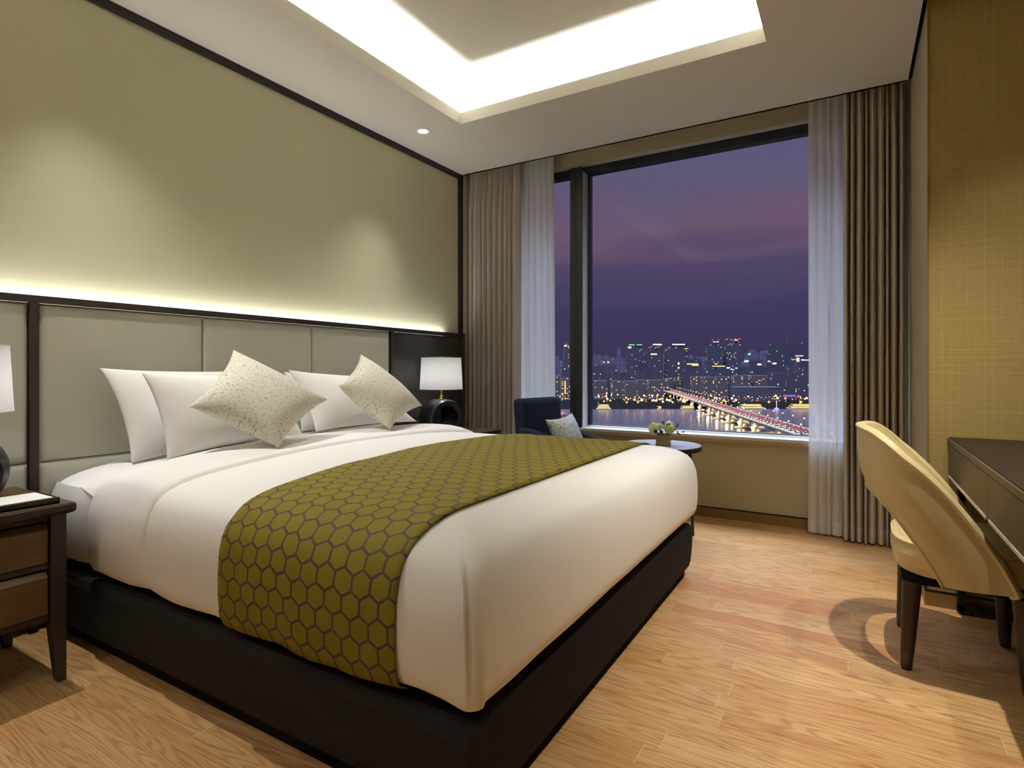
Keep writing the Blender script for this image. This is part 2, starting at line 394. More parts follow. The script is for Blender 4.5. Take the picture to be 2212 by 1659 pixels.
M['shadow'] = plain('black_shadow_gap', rgb(10, 9, 8), .8, .1)

# ------------------------------------------------------------------ the room
ZC, YW, YC, XP, YG = 2.69, 4.21, 3.95, 3.137, 3.137    # ceiling height, window wall, ceiling edge, pillar side, gold wall
XR, YB = 3.78, -1.6                                     # right wall, back wall
structure(MB().box(-.25, XR + .2, YB - .2, YW + .3, -.12, 0).build('floor', M['oak']))
structure(MB().box(-.25, 0, YB - .2, YW + .3, 0, 3.15).build('wall_left', M['wall']))
structure(MB().box(XR, XR + .2, YB - .2, YG, 0, 3.15).build('wall_right', M['gold']))
structure(MB().box(0, XR, YB - .2, YB, 0, 3.15).build('wall_back', M['sidewall']))
b = MB().box(XP, XR + .2, YG, YW, 0, 3.15, 0)           # pillar: gold face to the room, plain side to the window
pil = b.build('wall_pillar', [M['gold'], M['sidewall']]); structure(pil)
for p in pil.data.polygons:
    if p.normal.x < -.5: p.material_index = 1
structure(MB().box(XP - .002, XP + .004, YG - .004, YG + .004, 0, ZC).build('trim_corner_bead', M['base']))
# window wall with its opening
WX0, WX1, WZ0, WZ1 = .30, 3.05, .575, 2.685
b = MB().box(0, WX0, YW, YW + .3, 0, 3.15).box(WX1, XP + .4, YW, YW + .3, 0, 3.15).box(WX0, WX1, YW, YW + .3, 0, WZ0).box(WX0, WX1, YW, YW + .3, WZ1, 3.15)
structure(b.build('wall_window', M['tan']))
for nm, a in (('baseboard_window', (0, XP, YW - .012, YW, 0, .066)), ('baseboard_left', (0, .012, YB, YC, 0, .066)), ('baseboard_pillar', (XP, XR, YG - .012, YG, 0, .064)),
              ('baseboard_pillar_side', (XP - .012, XP, YG - .012, YW, 0, .064)), ('baseboard_right', (XR - .012, XR, YB, YG, 0, .064)), ('baseboard_back', (0, XR, YB, YB + .012, 0, .064))):
    b = structure(MB().box(*a).build(nm, M['base']))
    x0, x1, y0, y1, z0, z1 = a
    structure(MB().box(x0, x1, y0 - .001, y1, z1, z1 + .005).build('shadow_line', M['shadow'], b))
# ceiling with a raised coffer and a light trough behind its lip
TX0, TX1, TY0, TY1 = .595, 2.478, -.9, 3.108
LIP, TROUGH, ZU, LT = .075, .18, 2.915, .018
CE = 3.119                                              # ceiling stops short of the pillar (shadow gap)
b = MB()
b.box(0, TX0 - LT, YB, YC, ZC, ZC + .02).box(TX1 + LT, XR, YB, YG - .02, ZC, ZC + .02).box(TX1 + LT, CE, YG - .02, YC, ZC, ZC + .02).box(TX0 - LT, TX1 + LT, TY1 + LT, YC, ZC, ZC + .02).box(TX0 - LT, TX1 + LT, YB, TY0 - LT, ZC, ZC + .02)
b.box(TX0 - LT, TX0, TY0, TY1, ZC, ZC + LIP).box(TX1, TX1 + LT, TY0, TY1, ZC, ZC + LIP).box(TX0 - LT, TX1 + LT, TY1, TY1 + LT, ZC, ZC + LIP).box(TX0 - LT, TX1 + LT, TY0 - LT, TY0, ZC, ZC + LIP)
b.box(TX0 - TROUGH - .02, TX0 - TROUGH, TY0 - TROUGH, TY1 + TROUGH, ZC + .02, ZU).box(TX1 + TROUGH, TX1 + TROUGH + .02, TY0 - TROUGH, TY1 + TROUGH, ZC + .02, ZU)
b.box(TX0 - TROUGH - .02, TX1 + TROUGH + .02, TY1 + TROUGH, TY1 + TROUGH + .02, ZC + .02, ZU).box(TX0 - TROUGH - .02, TX1 + TROUGH + .02, TY0 - TROUGH - .02, TY0 - TROUGH, ZC + .02, ZU)
b.box(TX0 - TROUGH - .02, TX1 + TROUGH + .02, TY0 - TROUGH - .02, TY1 + TROUGH + .02, ZU, ZU + .02)
b.box(0, XR, YB, YW + .3, 3.13, 3.15)                   # slab over everything
b.box(0, CE, YC - .02, YC, ZC, 2.98)                    # face of the curtain pocket
structure(b.build('ceiling', M['ceil']))
structure(MB().box(CE, XP, YG - .02, YC, ZC + .012, ZC + .03).build('trim_shadow_gap', M['shadow']))
# dark wood border of the headboard wall
structure(MB().box(0, .012, YB, 3.948, 2.647, ZC).build('trim_top', M['espresso_y'], bevel=.002))
structure(MB().box(0, .012, 3.887, 3.948, 0, 2.647).build('trim_side', M['espresso'], bevel=.002))

# window
win = bpy.data.objects.new('window_1', None); COL.objects.link(win); win.location = (1.7, YW + .07, WZ0); win['kind'] = 'structure'
YF = 4.28                                               # frame plane
b = MB().box(WX0, WX1, YF - .01, YF + .06, 2.62, WZ1).box(WX0, WX0 + .05, YF - .01, YF + .06, WZ0, 2.62).box(WX1 - .05, WX1, YF - .01, YF + .06, WZ0, 2.62).box(WX0, WX1, YF + .01, YF + .06, .590, .604)
b.build('window_frame', M['frame'], win, bevel=.003)
MB().box(WX0, WX1, YF - .012, YF + .01, .586, .598).build('bottom_track', M['marble'], win, bevel=.002)
mu = MB().box(.918, 1.012, 4.165, 4.275, .588, 2.62, 0).build('mullion', M['mull'], win, bevel=.003)
MB().box(.914, .9635, 4.146, 4.166, .588, 2.645, 0).box(.966, 1.0145, 4.146, 4.166, .588, 2.645).build('mullion_cover', M['mulldark'], mu, bevel=.002)
MB().box(1.0125, 1.034, YF - .008, YF + .04, .59, 2.62).box(.888, .914, YF - .008, YF + .04, .59, 2.62).build('gasket', M['frame'], mu)
MB().box(WX0 + .05, .9, YF + .022, YF + .03, .6, 2.62).build('window_pane', M['glass'], win)
MB().box(1.03, WX1 - .05, YF + .022, YF + .03, .6, 2.62).build('window_pane', M['glass'], win)
MB().box(WX0, WX1, 4.135, YF, .566, .587).build('window_sill', M['marble'], win, bevel=.003)
MB().box(WX0, WX1, 4.15, YW, .545, .566).build('sill_lip', M['tan'], win, bevel=.002)
MB().box(WX0, WX1, YW + .002, YF, 2.6835, 2.6885).build('head_soffit', M['mull'], win)

# ------------------------------------------------------------------ headboard panelling
hb = thing('headboard', (.03, 2.0, 0), 'wall-wide headboard of pale leatherette panels in a dark wood frame', 'headboard')
HX = .062; HB0, HB1 = .127, 3.906
b = MB().box(.034, HX, HB0, HB1, 1.315, 1.3435)
b.build('top_rail', M['espresso_y'], hb, bevel=.002)
for y0, y1 in ((HB0, .155), (.960, .9915), (3.0135, 3.044), (3.877, HB1)):
    MB().box(.0, HX - .001, y0, y1, 0.02, 1.3148).build('stile', M['espresso'], hb, bevel=.002)
MB().box(0.0, .032, HB0, HB1, 0.02, 1.30).build('backing_board', M['shadow'], hb)
def cushion_panel(y0, y1, z0, z1, mat, name, bulge=.012):
    g = .0012; y0 += g; y1 -= g; z0 += g; z1 -= g; n, m = 22, 22; P = []
    for i in range(n + 1):
        row = []
        for j in range(m + 1):
            # denser near the borders
            a = .5 - .5 * math.cos(PI * i / n); c = .5 - .5 * math.cos(PI * j / m)
            dy = min(a, 1 - a) * (y1 - y0); dz = min(c, 1 - c) * (z1 - z0); d = min(dy, dz)
            e = lambda q: math.sqrt(max(0, 1 - (1 - min(q / .03, 1)) ** 2))
            row.append((.040 + bulge * e(dy) * e(dz) + .006 * smooth(d / .25), lerp(y0, y1, a), lerp(z0, z1, c)))
        P.append(row)
    b = MB().grid(P)
    return b.build(name, mat, hb, smooth_ang=60)
for y0, y1 in ((.155, .960), (.9915, 1.6675), (1.6675, 2.3393), (2.3393, 3.0135)):
    cushion_panel(y0, y1, .675, 1.3145, M['leather'], 'upper_panel'); cushion_panel(y0, y1, .10, .675, M['leather'], 'lower_panel')
for z0, z1, nm in ((.675, 1.3145, 'upper_panel'), (.10, .675, 'lower_panel')):
    o = cushion_panel(3.044, 3.877, z0, z1, M['lacquer'], nm, .004); o['label'] = 'dark lacquered panel'

# ------------------------------------------------------------------ bed
YN, YFB, XF = 1.0, 2.985, 2.163
PROF = [(.045, .300), (.018, .315), (.004, .345), (.0, .40), (.0, .47), (.004, .525), (.012, .562), (.026, .594), (.045, .613), (.075, .630), (.12, .645), (.2, .660), (.35, .676), (.55, .690), (.75, .698), (.985, .702)]
TOPD = [(.0, .55)] + [p for p in PROF if p[0] >= .012 and p[1] > .5]
def ztop(d): return spline(d, TOPD)
bed = thing('bed', (1.1, 2.0, 0), 'king size bed with dark brown upholstered base in the middle of the room', 'bed')
def rect_loop(x0, x1, y0, y1, r, n=6):
    L = []
    for cx, cy, a0 in ((x1 - r, y0 + r, -PI / 2), (x1 - r, y1 - r, 0), (x0 + r, y1 - r, PI / 2), (x0 + r, y0 + r, PI)):
        for k in range(n + 1):
            a = a0 + PI / 2 * k / n; L.append((cx + r * math.cos(a), cy + r * math.sin(a)))
    return L
b = MB(); rings = [(.012, .055), (.006, .08), (.0, .15), (-.002, .23), (.004, .256), (.012, .265), (.03, .268)]
loops = [[(x, y, z) for x, y in rect_loop(.07 + o, 2.15 - o, 1.012 + o, 2.972 - o, .02)] for o, z in rings]
for q, w in zip(loops, loops[1:]):
    n = len(q); b.add(q + w, [(i, (i + 1) % n, n + (i + 1) % n, n + i) for i in range(n)])
b.add(loops[-1], [tuple(range(len(loops[-1])))]); b.add(loops[0], [tuple(range(len(loops[0]) - 1, -1, -1))])
b.build('base', M['skirt'], bed, smooth_ang=40)
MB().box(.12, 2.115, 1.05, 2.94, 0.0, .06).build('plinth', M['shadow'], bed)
MB().box(.09, 2.095, 1.078, 2.905, .262, .305).build('dark_gap_block', M['shadow'], bed)  # black block standing in for the shade in the gap below the duvet
b = MB()                                                # mattress under a fitted sheet
def sweep(b, xs, off, x_edge=None, near=True, wav=0, yoff=0, uv=False, seed=0, hem=0.0, zlift=None):
    """cloth laid across the bed: for every x a section from the near hem over the top to the far hem"""
    side = [p for p in PROF if p[1] < .60]; rows = []; uvs = []
    for x in xs:
        o = off(x) if callable(off) else off; pts = []
        for d, z in side:
            w = (vnoise(x * 7 + 3, seed) * .008 + vnoise(x * 17, seed + 5) * .004) * wav * max(0, (.42 - z) / .12)
            if uv: w = (vnoise(x * 6, 21) * .007 + vnoise(x * 15, 22) * .004) * max(0, (.42 - z) / .12)
            pts.append((x, YN + d - o, z + hem * max(0, (.40 - z) / .1) + w))
        ds = [.035, .055, .08, .12, .17, .24, .33, .45, .6, .8]
        for d in ds: pts.append((x, YN + d, ztop(min(d, XF - x)) + o + (zlift(x, YN + d) if zlift else 0)))
        pts.append((x, (YN + YFB) / 2, ztop(min(.985, XF - x)) + o + (zlift(x, 1.99) if zlift else 0)))
        for d in ds[::-1]: pts.append((x, YFB - d, ztop(min(d, XF - x)) + o + (zlift(x, YFB - d) if zlift else 0)))
        for d, z in side[::-1]:
            w = vnoise(x * 7 + 3, seed + 9) * .008 * wav * max(0, (.42 - z) / .12)
            if uv and z < .345: d, z = .003, .345 + (z - .345) * .1
            pts.append((x, YFB - d + o, z + hem * max(0, (.40 - z) / .1) + w))
        rows.append(pts)
        acc = [0.0]
        for p, q in zip(pts, pts[1:]): acc.append(acc[-1] + (Vector(q) - Vector(p)).length)
        uvs.append([(x, a) for a in acc])
    b.grid(rows, uvs if uv else None)
    return rows
xs = [.07, .074, .085, .10, .13, .2, .3, .4, .42, .44, .46, .5, .7, 1.0, 1.5, 1.9, 2.03]
b = MB(); sweep(b, xs, lambda x: -.008 - .022 * (1 - smooth((x - .068) / .035)) - .075 * smooth((x - .385) / .04), zlift=lambda x, y: -.012 * (1 - smooth((x - .07) / .25)))
b.build('mattress', M['linen'], bed, smooth_ang=70)

duv = thing('duvet', (1.5, 2.0, .3), 'plain white duvet tucked over the sides and foot of the bed', 'duvet')
# turned-down sheet band
def off_band(x): return -.014 + .018 * math.sqrt(smooth((x - .425) / .03)) + .006 * math.sin(PI * clamp((x - .45) / .42, 0, 1)) - .034 * smooth((x - .832) / .036)
def band_edge(x, y): return 0
xs = [.425, .428, .434, .442, .455, .475, .5, .54, .6, .66, .72, .77, .80, .825, .838, .848, .858, .866, .885, .90]
b = MB(); sweep(b, xs, off_band, wav=1, seed=3, zlift=lambda x, y: .026 * math.sin(PI * clamp((x - .43) / .46, 0, 1)) ** .7 * (1 + .35 * vnoise(y * 4, 12)) + .022 * smooth((y - 1.9) / .8) * math.sin(PI * clamp((x - .5) / .42, 0, 1)) )
b.build('turned_down_sheet', M['linen'], duv, smooth_ang=70)
# main cover: U-shaped rings from hem to centre line, with a mitred tuck at the near foot corner
X0 = .868; CR = .035
def ring(d, z, lead=0.0, hemw=0):
    pts = []; xe = XF - d; yn, yf = YN + d, YFB - d
    NS, NC, NF = 44, 8, 30
    r = min(CR, max(.0, (yf - yn) / 2), max(.0, xe - X0 - .05)); r = max(r, .0005)
    def zz(s): return z + hemw * (vnoise(s * 6, 21) * .007 + vnoise(s * 15, 22) * .004)
    a0 = X0 + lead
    # step of the tuck: the near flap stands proud of the foot panel
    t = clamp((z - .30) / .345, 0, 1) if d < .08 else 1
    proud = .016 * math.sin(PI * min(1, (1 - t) * 1.15 + .02)) if t < 1 else 0
    proud = max(proud, 0) * (1 if d < .06 else 0)
    for k in range(NS + 1):
        u = k / NS; u = u * (1 + .25 * (u - 1)) if False else u
        x = lerp(a0, xe - r - .004, 1 - (1 - u) ** 1.35)
        g = smooth((x - (xe - .30)) / .26)
        pts.append((x, yn - proud * g, zz(x)))
    bow = .045 * math.sin(PI * t) if t < 1 else 0
    for k in range(NC + 1):
        a = -PI / 2 + PI / 2 * k / NC
        px, py = xe - r + r * math.cos(a), yn + r + r * math.sin(a)
        if k == 0: pts.append((px, py - proud, zz(px)))
        elif k == 1: pts.append((px + r * .15 * (1 if proud else 0), py - proud * .98, zz(px)))
        elif k == 2: pts.append((px - (proud * .35), py + proud * .25, zz(px)))
        else: pts.append((px, py, zz(px)))
    for k in range(1, NF):
        u = k / NF; u = .5 - .5 * math.cos(PI * u)
        y = lerp(yn + r, yf - r, u); pts.append((xe, y, z + (zz(y + 3) - z) * .25))
    for k in range(NC + 1):
        a = PI / 2 * k / NC; pts.append((xe - r + r * math.cos(a), yf - r + r * math.sin(a), zz(a + 7)))
    for k in range(NS + 1):
        u = 1 - k / NS; pts.append((lerp(a0, xe - r - .004, 1 - (1 - u) ** 1.35), yf, zz(k)))
    return pts
fine = []
for (d0, z0), (d1, z1) in zip(PROF, PROF[1:]):
    m = 3 if d1 < .1 else 4
    for k in range(m): fine.append((lerp(d0, d1, k / m), lerp(z0, z1, k / m)))
fine.append(PROF[-1])
fine = [(d, z if d >= .012 and z > .5 else z) for d, z in fine]
def smoothprof(k):   # light smoothing of the polyline
    a, b_, c = fine[max(k - 1, 0)], fine[k], fine[min(k + 1, len(fine) - 1)]
    return ((a[0] + 2 * b_[0] + c[0]) / 4, (a[1] + 2 * b_[1] + c[1]) / 4)
prof2 = [smoothprof(k) for k in range(len(fine))]
rows = []
rows.append(ring(prof2[0][0] + .004, prof2[0][1] - .004, .004, 1))
for k, (d, z) in enumerate(prof2): rows.append(ring(d - .012, z + .012 * smooth((z - .56) / .1), 0, max(0, (.42 - z) / .12)))
rows.append(ring(.9922, prof2[-1][1] + .012)); b = MB(); b.grid(rows)
lead = [[(p[0] - (0 if i else 0), p[1], p[2]) for i, p in enumerate(r)] for r in rows]
# rolled leading edge down to the sheet below
for end in (0, -1):
    e0 = [r[end] for r in rows]; cols = [e0]
    for dx, dn in ((.004, .001), (.0065, .005), (.0065, .012), (.002, .019), (-.006, .024)):
        cols.append([(p[0] - dx, p[1] + (dn if end == 0 else -dn) * (1 if p[2] < .60 else .3), p[2] - (dn if p[2] > .56 else 0)) for p in e0])
    b.grid(cols, flip=(end == 0))
cov = b.build('duvet_cover', M['linen'], duv, smooth_ang=75)

# runner across the foot of the bed
run = MB(); RX0, RX1 = 1.285, 1.955
nx = 26; xs = [lerp(RX0, RX1, k / nx) for k in range(nx + 1)]
sweep(run, xs, lambda x: .0235 + .0015 * vnoise(x * 9, 4), wav=1, seed=21, uv=True, hem=-.004, zlift=lambda x, y: .0025 * vnoise(x * 14 + y * 5, 31) + .002 * vnoise(y * 11, 33))
tag(run.build('bed_runner', M['runner'], smooth_ang=70, solid=.0035), 'olive green bed runner with a brown honeycomb pattern across the foot of the bed', 'bed runner')

# pillows -------------------------------------------------------------
def pillow(name, corners, thick, mat, label, cat, group=None, pinch=.075, seed=0, n=26, power=2.0, wr=.004, uvs=.4, push=0, drop=0):
    TL, TR, BR, BL = [Vector(c) for c in corners]
    if push: TL, TR, BR, BL = [EYE + (c - EYE) * push - Vector((0, 0, drop)) for c in (TL, TR, BR, BL)]
    nrm = (TR - TL).cross(BL - TL).normalized()
    if nrm.x < 0: nrm = -nrm
    b = MB()
    def pt(u, v, s):
        q = abs(2 * u - 1); w = abs(2 * v - 1)
        uu = u + (.5 - u) * pinch * (1 - w ** 2.2) * q ** 1.5; vv = v + (.5 - v) * pinch * (1 - q ** 2.2) * w ** 1.5
        p = TL * (1 - uu) * (1 - vv) + TR * uu * (1 - vv) + BR * uu * vv + BL * (1 - uu) * vv
        h = max(0, (1 - q ** power)) ** .55 * max(0, (1 - w ** power)) ** .55
        k = vnoise(u * 5 + v * 3 + seed, seed) * wr + vnoise(u * 11 - v * 7, seed + 3) * wr * .5
        return p + nrm * (s * (thick / 2 * h + (k * h if s > 0 else 0)))
    for s in (1, -1):
        P = []; U = []
        for i in range(n + 1):
            v = .5 - .5 * math.cos(PI * i / n); row = []; ur = []
            for j in range(n + 1):
                u = .5 - .5 * math.cos(PI * j / n); row.append(pt(u, v, s)); ur.append((u * uvs / .4, v * uvs / .4))
            P.append(row); U.append(ur)
        b.grid(P, U, flip=(s < 0))
    o = b.build(name, mat, smooth_ang=80)
    bm = bmesh.new(); bm.from_mesh(o.data); bmesh.ops.remove_doubles(bm, verts=bm.verts, dist=.0006); bmesh.ops.recalc_face_normals(bm, faces=bm.faces); bm.to_mesh(o.data); bm.free()
    return tag(o, label, cat, group)
gp = 'white pillows against the headboard'
pillow('pillow', [(.150, 1.165, 1.054), (.150, 1.88, 1.045), (.30, 1.93, .700), (.30, 1.215, .662)], .14, M['linen'], 'white pillow furthest from the window, leaning flat on the headboard', 'pillow', gp, seed=1)
pillow('pillow', [(.320, 1.245, 1.035), (.320, 1.93, 1.02), (.435, 1.96, .716), (.435, 1.285, .680)], .14, M['linen'], 'white pillow directly behind the ivory cushion in the middle of the bed', 'pillow', gp, seed=2)
pillow('pillow', [(.140, 2.07, 1.035), (.135, 2.66, 1.0), (.30, 2.80, .705), (.30, 2.06, .712)], .125, M['linen'], 'white pillow nearest the window, mostly hidden behind another pillow', 'pillow', gp, seed=3)
pillow('pillow', [(.290, 1.985, 1.045), (.275, 2.58, 1.005), (.46, 2.82, .715), (.46, 2.02, .726)], .135, M['linen'], 'white pillow behind the ivory cushion nearest the lamp', 'pillow', gp, seed=4)
gc = 'ivory embossed cushions on the bed'
pillow('cushion', [(.300, 1.667, 1.140), (.590, 1.985, .895), (.705, 1.612, .705), (.470, 1.357, .890)], .19, M['maze'], 'ivory embossed square cushion in the middle of the bed, standing on its corner', 'cushion', gc, pinch=.11, seed=7, power=2.3, wr=.003, push=.955, drop=-.002)
pillow('cushion', [(.325, 2.468, 1.128), (.575, 2.735, .815), (.690, 2.325, .712), (.478, 2.152, .950)], .18, M['maze'], 'ivory embossed square cushion leaning over beside the dark lacquered panel and lamp', 'cushion', gc, pinch=.11, seed=8, power=2.3, wr=.003, push=.955, drop=-.010)

# ------------------------------------------------------------------ nightstands
def nightstand(name, y0, y1, mirror, label):
    t = thing(name, (.33, (y0 + y1) / 2, 0), label, 'nightstand', 'nightstands beside the bed')
    x0, x1 = .105, .605
    prof = [(0, .568), (.003, .564), (.02, .572), (.024, .580), (.024, .598), (.02, .601)]
    A = []
    def lp(o, z): return [(x, y, z) for x, y in ((x0 + .03 - o, y0 + .024 - o), (x1 - .024 + o, y0 + .024 - o), (x1 - .024 + o, y1 - .024 + o), (x0 + .03 - o, y1 - .024 + o))]
    b = MB(); Ls = [lp(o, z) for o, z in prof]
    for p, q in zip(Ls, Ls[1:]): b.add(p + q, [(i, (i + 1) % 4, 4 + (i + 1) % 4, 4 + i) for i in range(4)])
    b.add(Ls[0], [(3, 2, 1, 0)]); b.build('top', M['espresso_y'], t)
    b = MB().box(x0 + .006, x1 - .002, y0 + .002, y1 - .002, .6005, .602); b.build('top_veneer', M['walnut'], t)
    for lx, front in ((.543, 1), (.115, 0)):
        for ly, s in ((y1 - .035, 1), (y0 + .035, -1)):
            w = .022; b = MB()
            a = [(lx - w, ly - w, .568), (lx + w, ly - w, .568), (lx + w, ly + w, .568), (lx - w, ly + w, .568)]
            m = [(x, y, .215) for x, y, _ in a]
            cx, cy = lx + w * (1 if front else -1), ly + w * s
            e = [(lerp(cx, x, .64), lerp(cy, y, .64), .012) for x, y, _ in a]; f = [(lerp(cx, x, .54), lerp(cy, y, .54), 0) for x, y, _ in a]
            for p, q in ((a, m), (m, e), (e, f)): b.add(p + q, [(i, 4 + i, 4 + (i + 1) % 4, (i + 1) % 4) for i in range(4)])
            b.add(f, [(3, 2, 1, 0)]); b.build('leg', M['espresso'], t)
    ya, yb = y0 + .058, y1 - .058
    b = MB().box(.12, .55, ya, yb, .545, .568).box(.12, .55, ya, yb, .386, .404).box(.12, .55, ya, yb, .212, .232).box(.115, .127, ya, yb, .21, .56)
    b.box(.12, .535, ya - .014, ya, .212, .565).box(.12, .535, yb, yb + .014, .212, .565)
    b.build('carcass', M['espresso_y'], t)
    for z0, z1 in ((.404, .540), (.232, .381)):
        b = MB(); h = .014
        for p, q in (([( .54, ya + .003, z0 + .003), (.54, yb - .003, z0 + .003), (.54, yb - .003, z1 - .003), (.54, ya + .003, z1 - .003)], [(.556, ya + .003, z0 + .003), (.556, yb - .003, z0 + .003), (.556, yb - .003, z1 - .022), (.556, ya + .003, z1 - .022)]),):
            b.quadprism(p, q)
        d = b.build('drawer', M['walnut'], t, bevel=.0015)
        MB().box(.14, .54, ya + .006, yb - .006, z0 + .006, z1 - .014).build('drawer_box', M['espresso_y'], d)
    return t
nightstand('nightstand', .40, .900, 1, 'walnut drawer nightstand on the near side of the bed, holding a notepad tray')
nightstand('nightstand', 3.100, 3.600, -1, 'nightstand on the window side of the bed, mostly hidden behind the bedding')

def lamp(x, y, z, rot, label, on):
    t = thing('table_lamp', (x, y, z), label, 'lamp', 'ring based table lamps')
    # squat ring: a short wide cylinder lying on its side, bored through off-centre
    A = Matrix.Rotation(rot, 4, 'Z'); b = MB(); n = 56; R, w = .138, .095; zc = R - .012
    def rr(a): return R * (1.0 if math.sin(a) > -.72 else .72 / -math.sin(a) * 1.0)
    prof = [(-.075, -w), (-.012, -w * .99), (-.002, -w * .8), (0, -w * .4), (0, w * .4), (-.002, w * .8), (-.012, w * .99), (-.04, w), (-.05, w * .93), (-.054, w * .5), (-.056, 0), (-.06, -w * .5), (-.068, -w * .93)]
    vs, fs = [], []; m = len(prof)
    for k in range(n):
        a = 2 * PI * k / n
        for dr, s in prof:
            r_ = rr(a) + dr
            vs.append(A @ Vector((s, r_ * math.cos(a) * 1.04, zc + r_ * math.sin(a) * .97)))
    for k in range(n):
        for j in range(m): fs.append((k * m + j, k * m + (j + 1) % m, ((k + 1) % n) * m + (j + 1) % m, ((k + 1) % n) * m + j))
    zmin = min(v.z for v in vs); vs = [v - Vector((0, 0, zmin)) for v in vs]
    b.add([v + Vector((x, y, z)) for v in vs], fs); b.build('ring_base', M['ceramic'], t, smooth_ang=50)
    zt = max(v.z for v in vs) - .002
    MB().lathe([(.0175, 0), (.0175, .006), (.013, .010), (.013, .016), (.0155, .02), (.010, .026), (.0085, .034), (.0075, .04), (.0075, .10)], (x, y, z + zt), 20).build('brass_neck', M['brass'], t, smooth_ang=40)
    z0 = .904 - z; z1 = 1.131 - z
    b = MB().lathe([(.156, z0), (.1445, z1)], (x, y, z), 48, cap=False)
    b.build('lamp_shade', M['shade'], t, smooth_ang=60)
    for r_, z_ in ((.156, .904), (.1445, 1.131)): MB().tube([(x + r_ * math.cos(2 * PI * k / 48), y + r_ * math.sin(2 * PI * k / 48), z_) for k in range(48)], .0022, 6, closed=True).build('shade_rim', M['white'], t, smooth_ang=60)
    b = MB()
    for k in range(3):
        a = 2 * PI * k / 3; b.tube([(x, y, z + z1 - .012), (x + .144 * math.cos(a), y + .144 * math.sin(a), z + z1 - .006)], .0015, 6)
    b.tube([(x, y, z + zt + .09), (x, y, z + z1 + .004)], .003, 8); b.lathe([(.006, z1 + .002), (.008, z1 + .006), (.004, z1 + .012)], (x, y, z), 12)
    b.build('shade_carrier', M['brass'], t)
    MB().sphere((x, y, z + z0 + .10), .028, 14, 10).build('bulb', emit('lamp_bulb_glow', rgb(248, 248, 255), on), t, smooth_ang=60)
    return t
lamp(.27, 3.315, .602, -.35, 'white shaded lamp with black ring base beside the window curtain', 38)
lamp(.27, .680, .602, -.35, 'white shaded lamp cut by the picture edge, on the nightstand with the notepad', 38)

# tray, notepad and pen on the near nightstand
ty0, ty1, tx0, tx1, tz = .585, .865, .40, .575, .602
t = thing('desk_tray', ((tx0 + tx1) / 2, (ty0 + ty1) / 2, tz), 'shallow black leather tray on the walnut nightstand', 'tray')
b = MB().box(tx0, tx1, ty0, ty1, tz, tz + .008).box(tx0, tx0 + .006, ty0, ty1, tz, tz + .020).box(tx1 - .006, tx1, ty0, ty1, tz, tz + .020).box(tx0, tx1, ty0, ty0 + .006, tz, tz + .020).box(tx0, tx1, ty1 - .006, ty1, tz, tz + .020)
b.build('tray_body', M['trayleather'], t, bevel=.0015)
MB().box(tx0 + .006, tx1 - .006, .690, .696, tz + .008, tz + .018).build('divider', M['trayleather'], t)
b = MB(); 
for k in range(8): b.box(tx0 + .016, tx1 - .014, .700, .852, tz + .009 + k * .0015, tz + .0103 + k * .0015)
tag(b.build('notepad', M['paper']), 'blank white notepad lying in the black tray', 'notepad')
t = thing('pen', (.5, .66, tz + .012), 'slim black pen with brass clip in the tray beside the notepad', 'pen')
MB().tube([(.415, .655, tz + .0125), (.42, .655, tz + .0125), (.55, .662, tz + .0125), (.562, .6625, tz + .0125)], [.002, .0042, .0042, .0015], 10).build('barrel', M['blackmetal'], t, smooth_ang=50)
MB().tube([(.49, .6585, tz + .0175), (.55, .662, tz + .0175)], .0012, 6).build('clip', M['brass'], t)

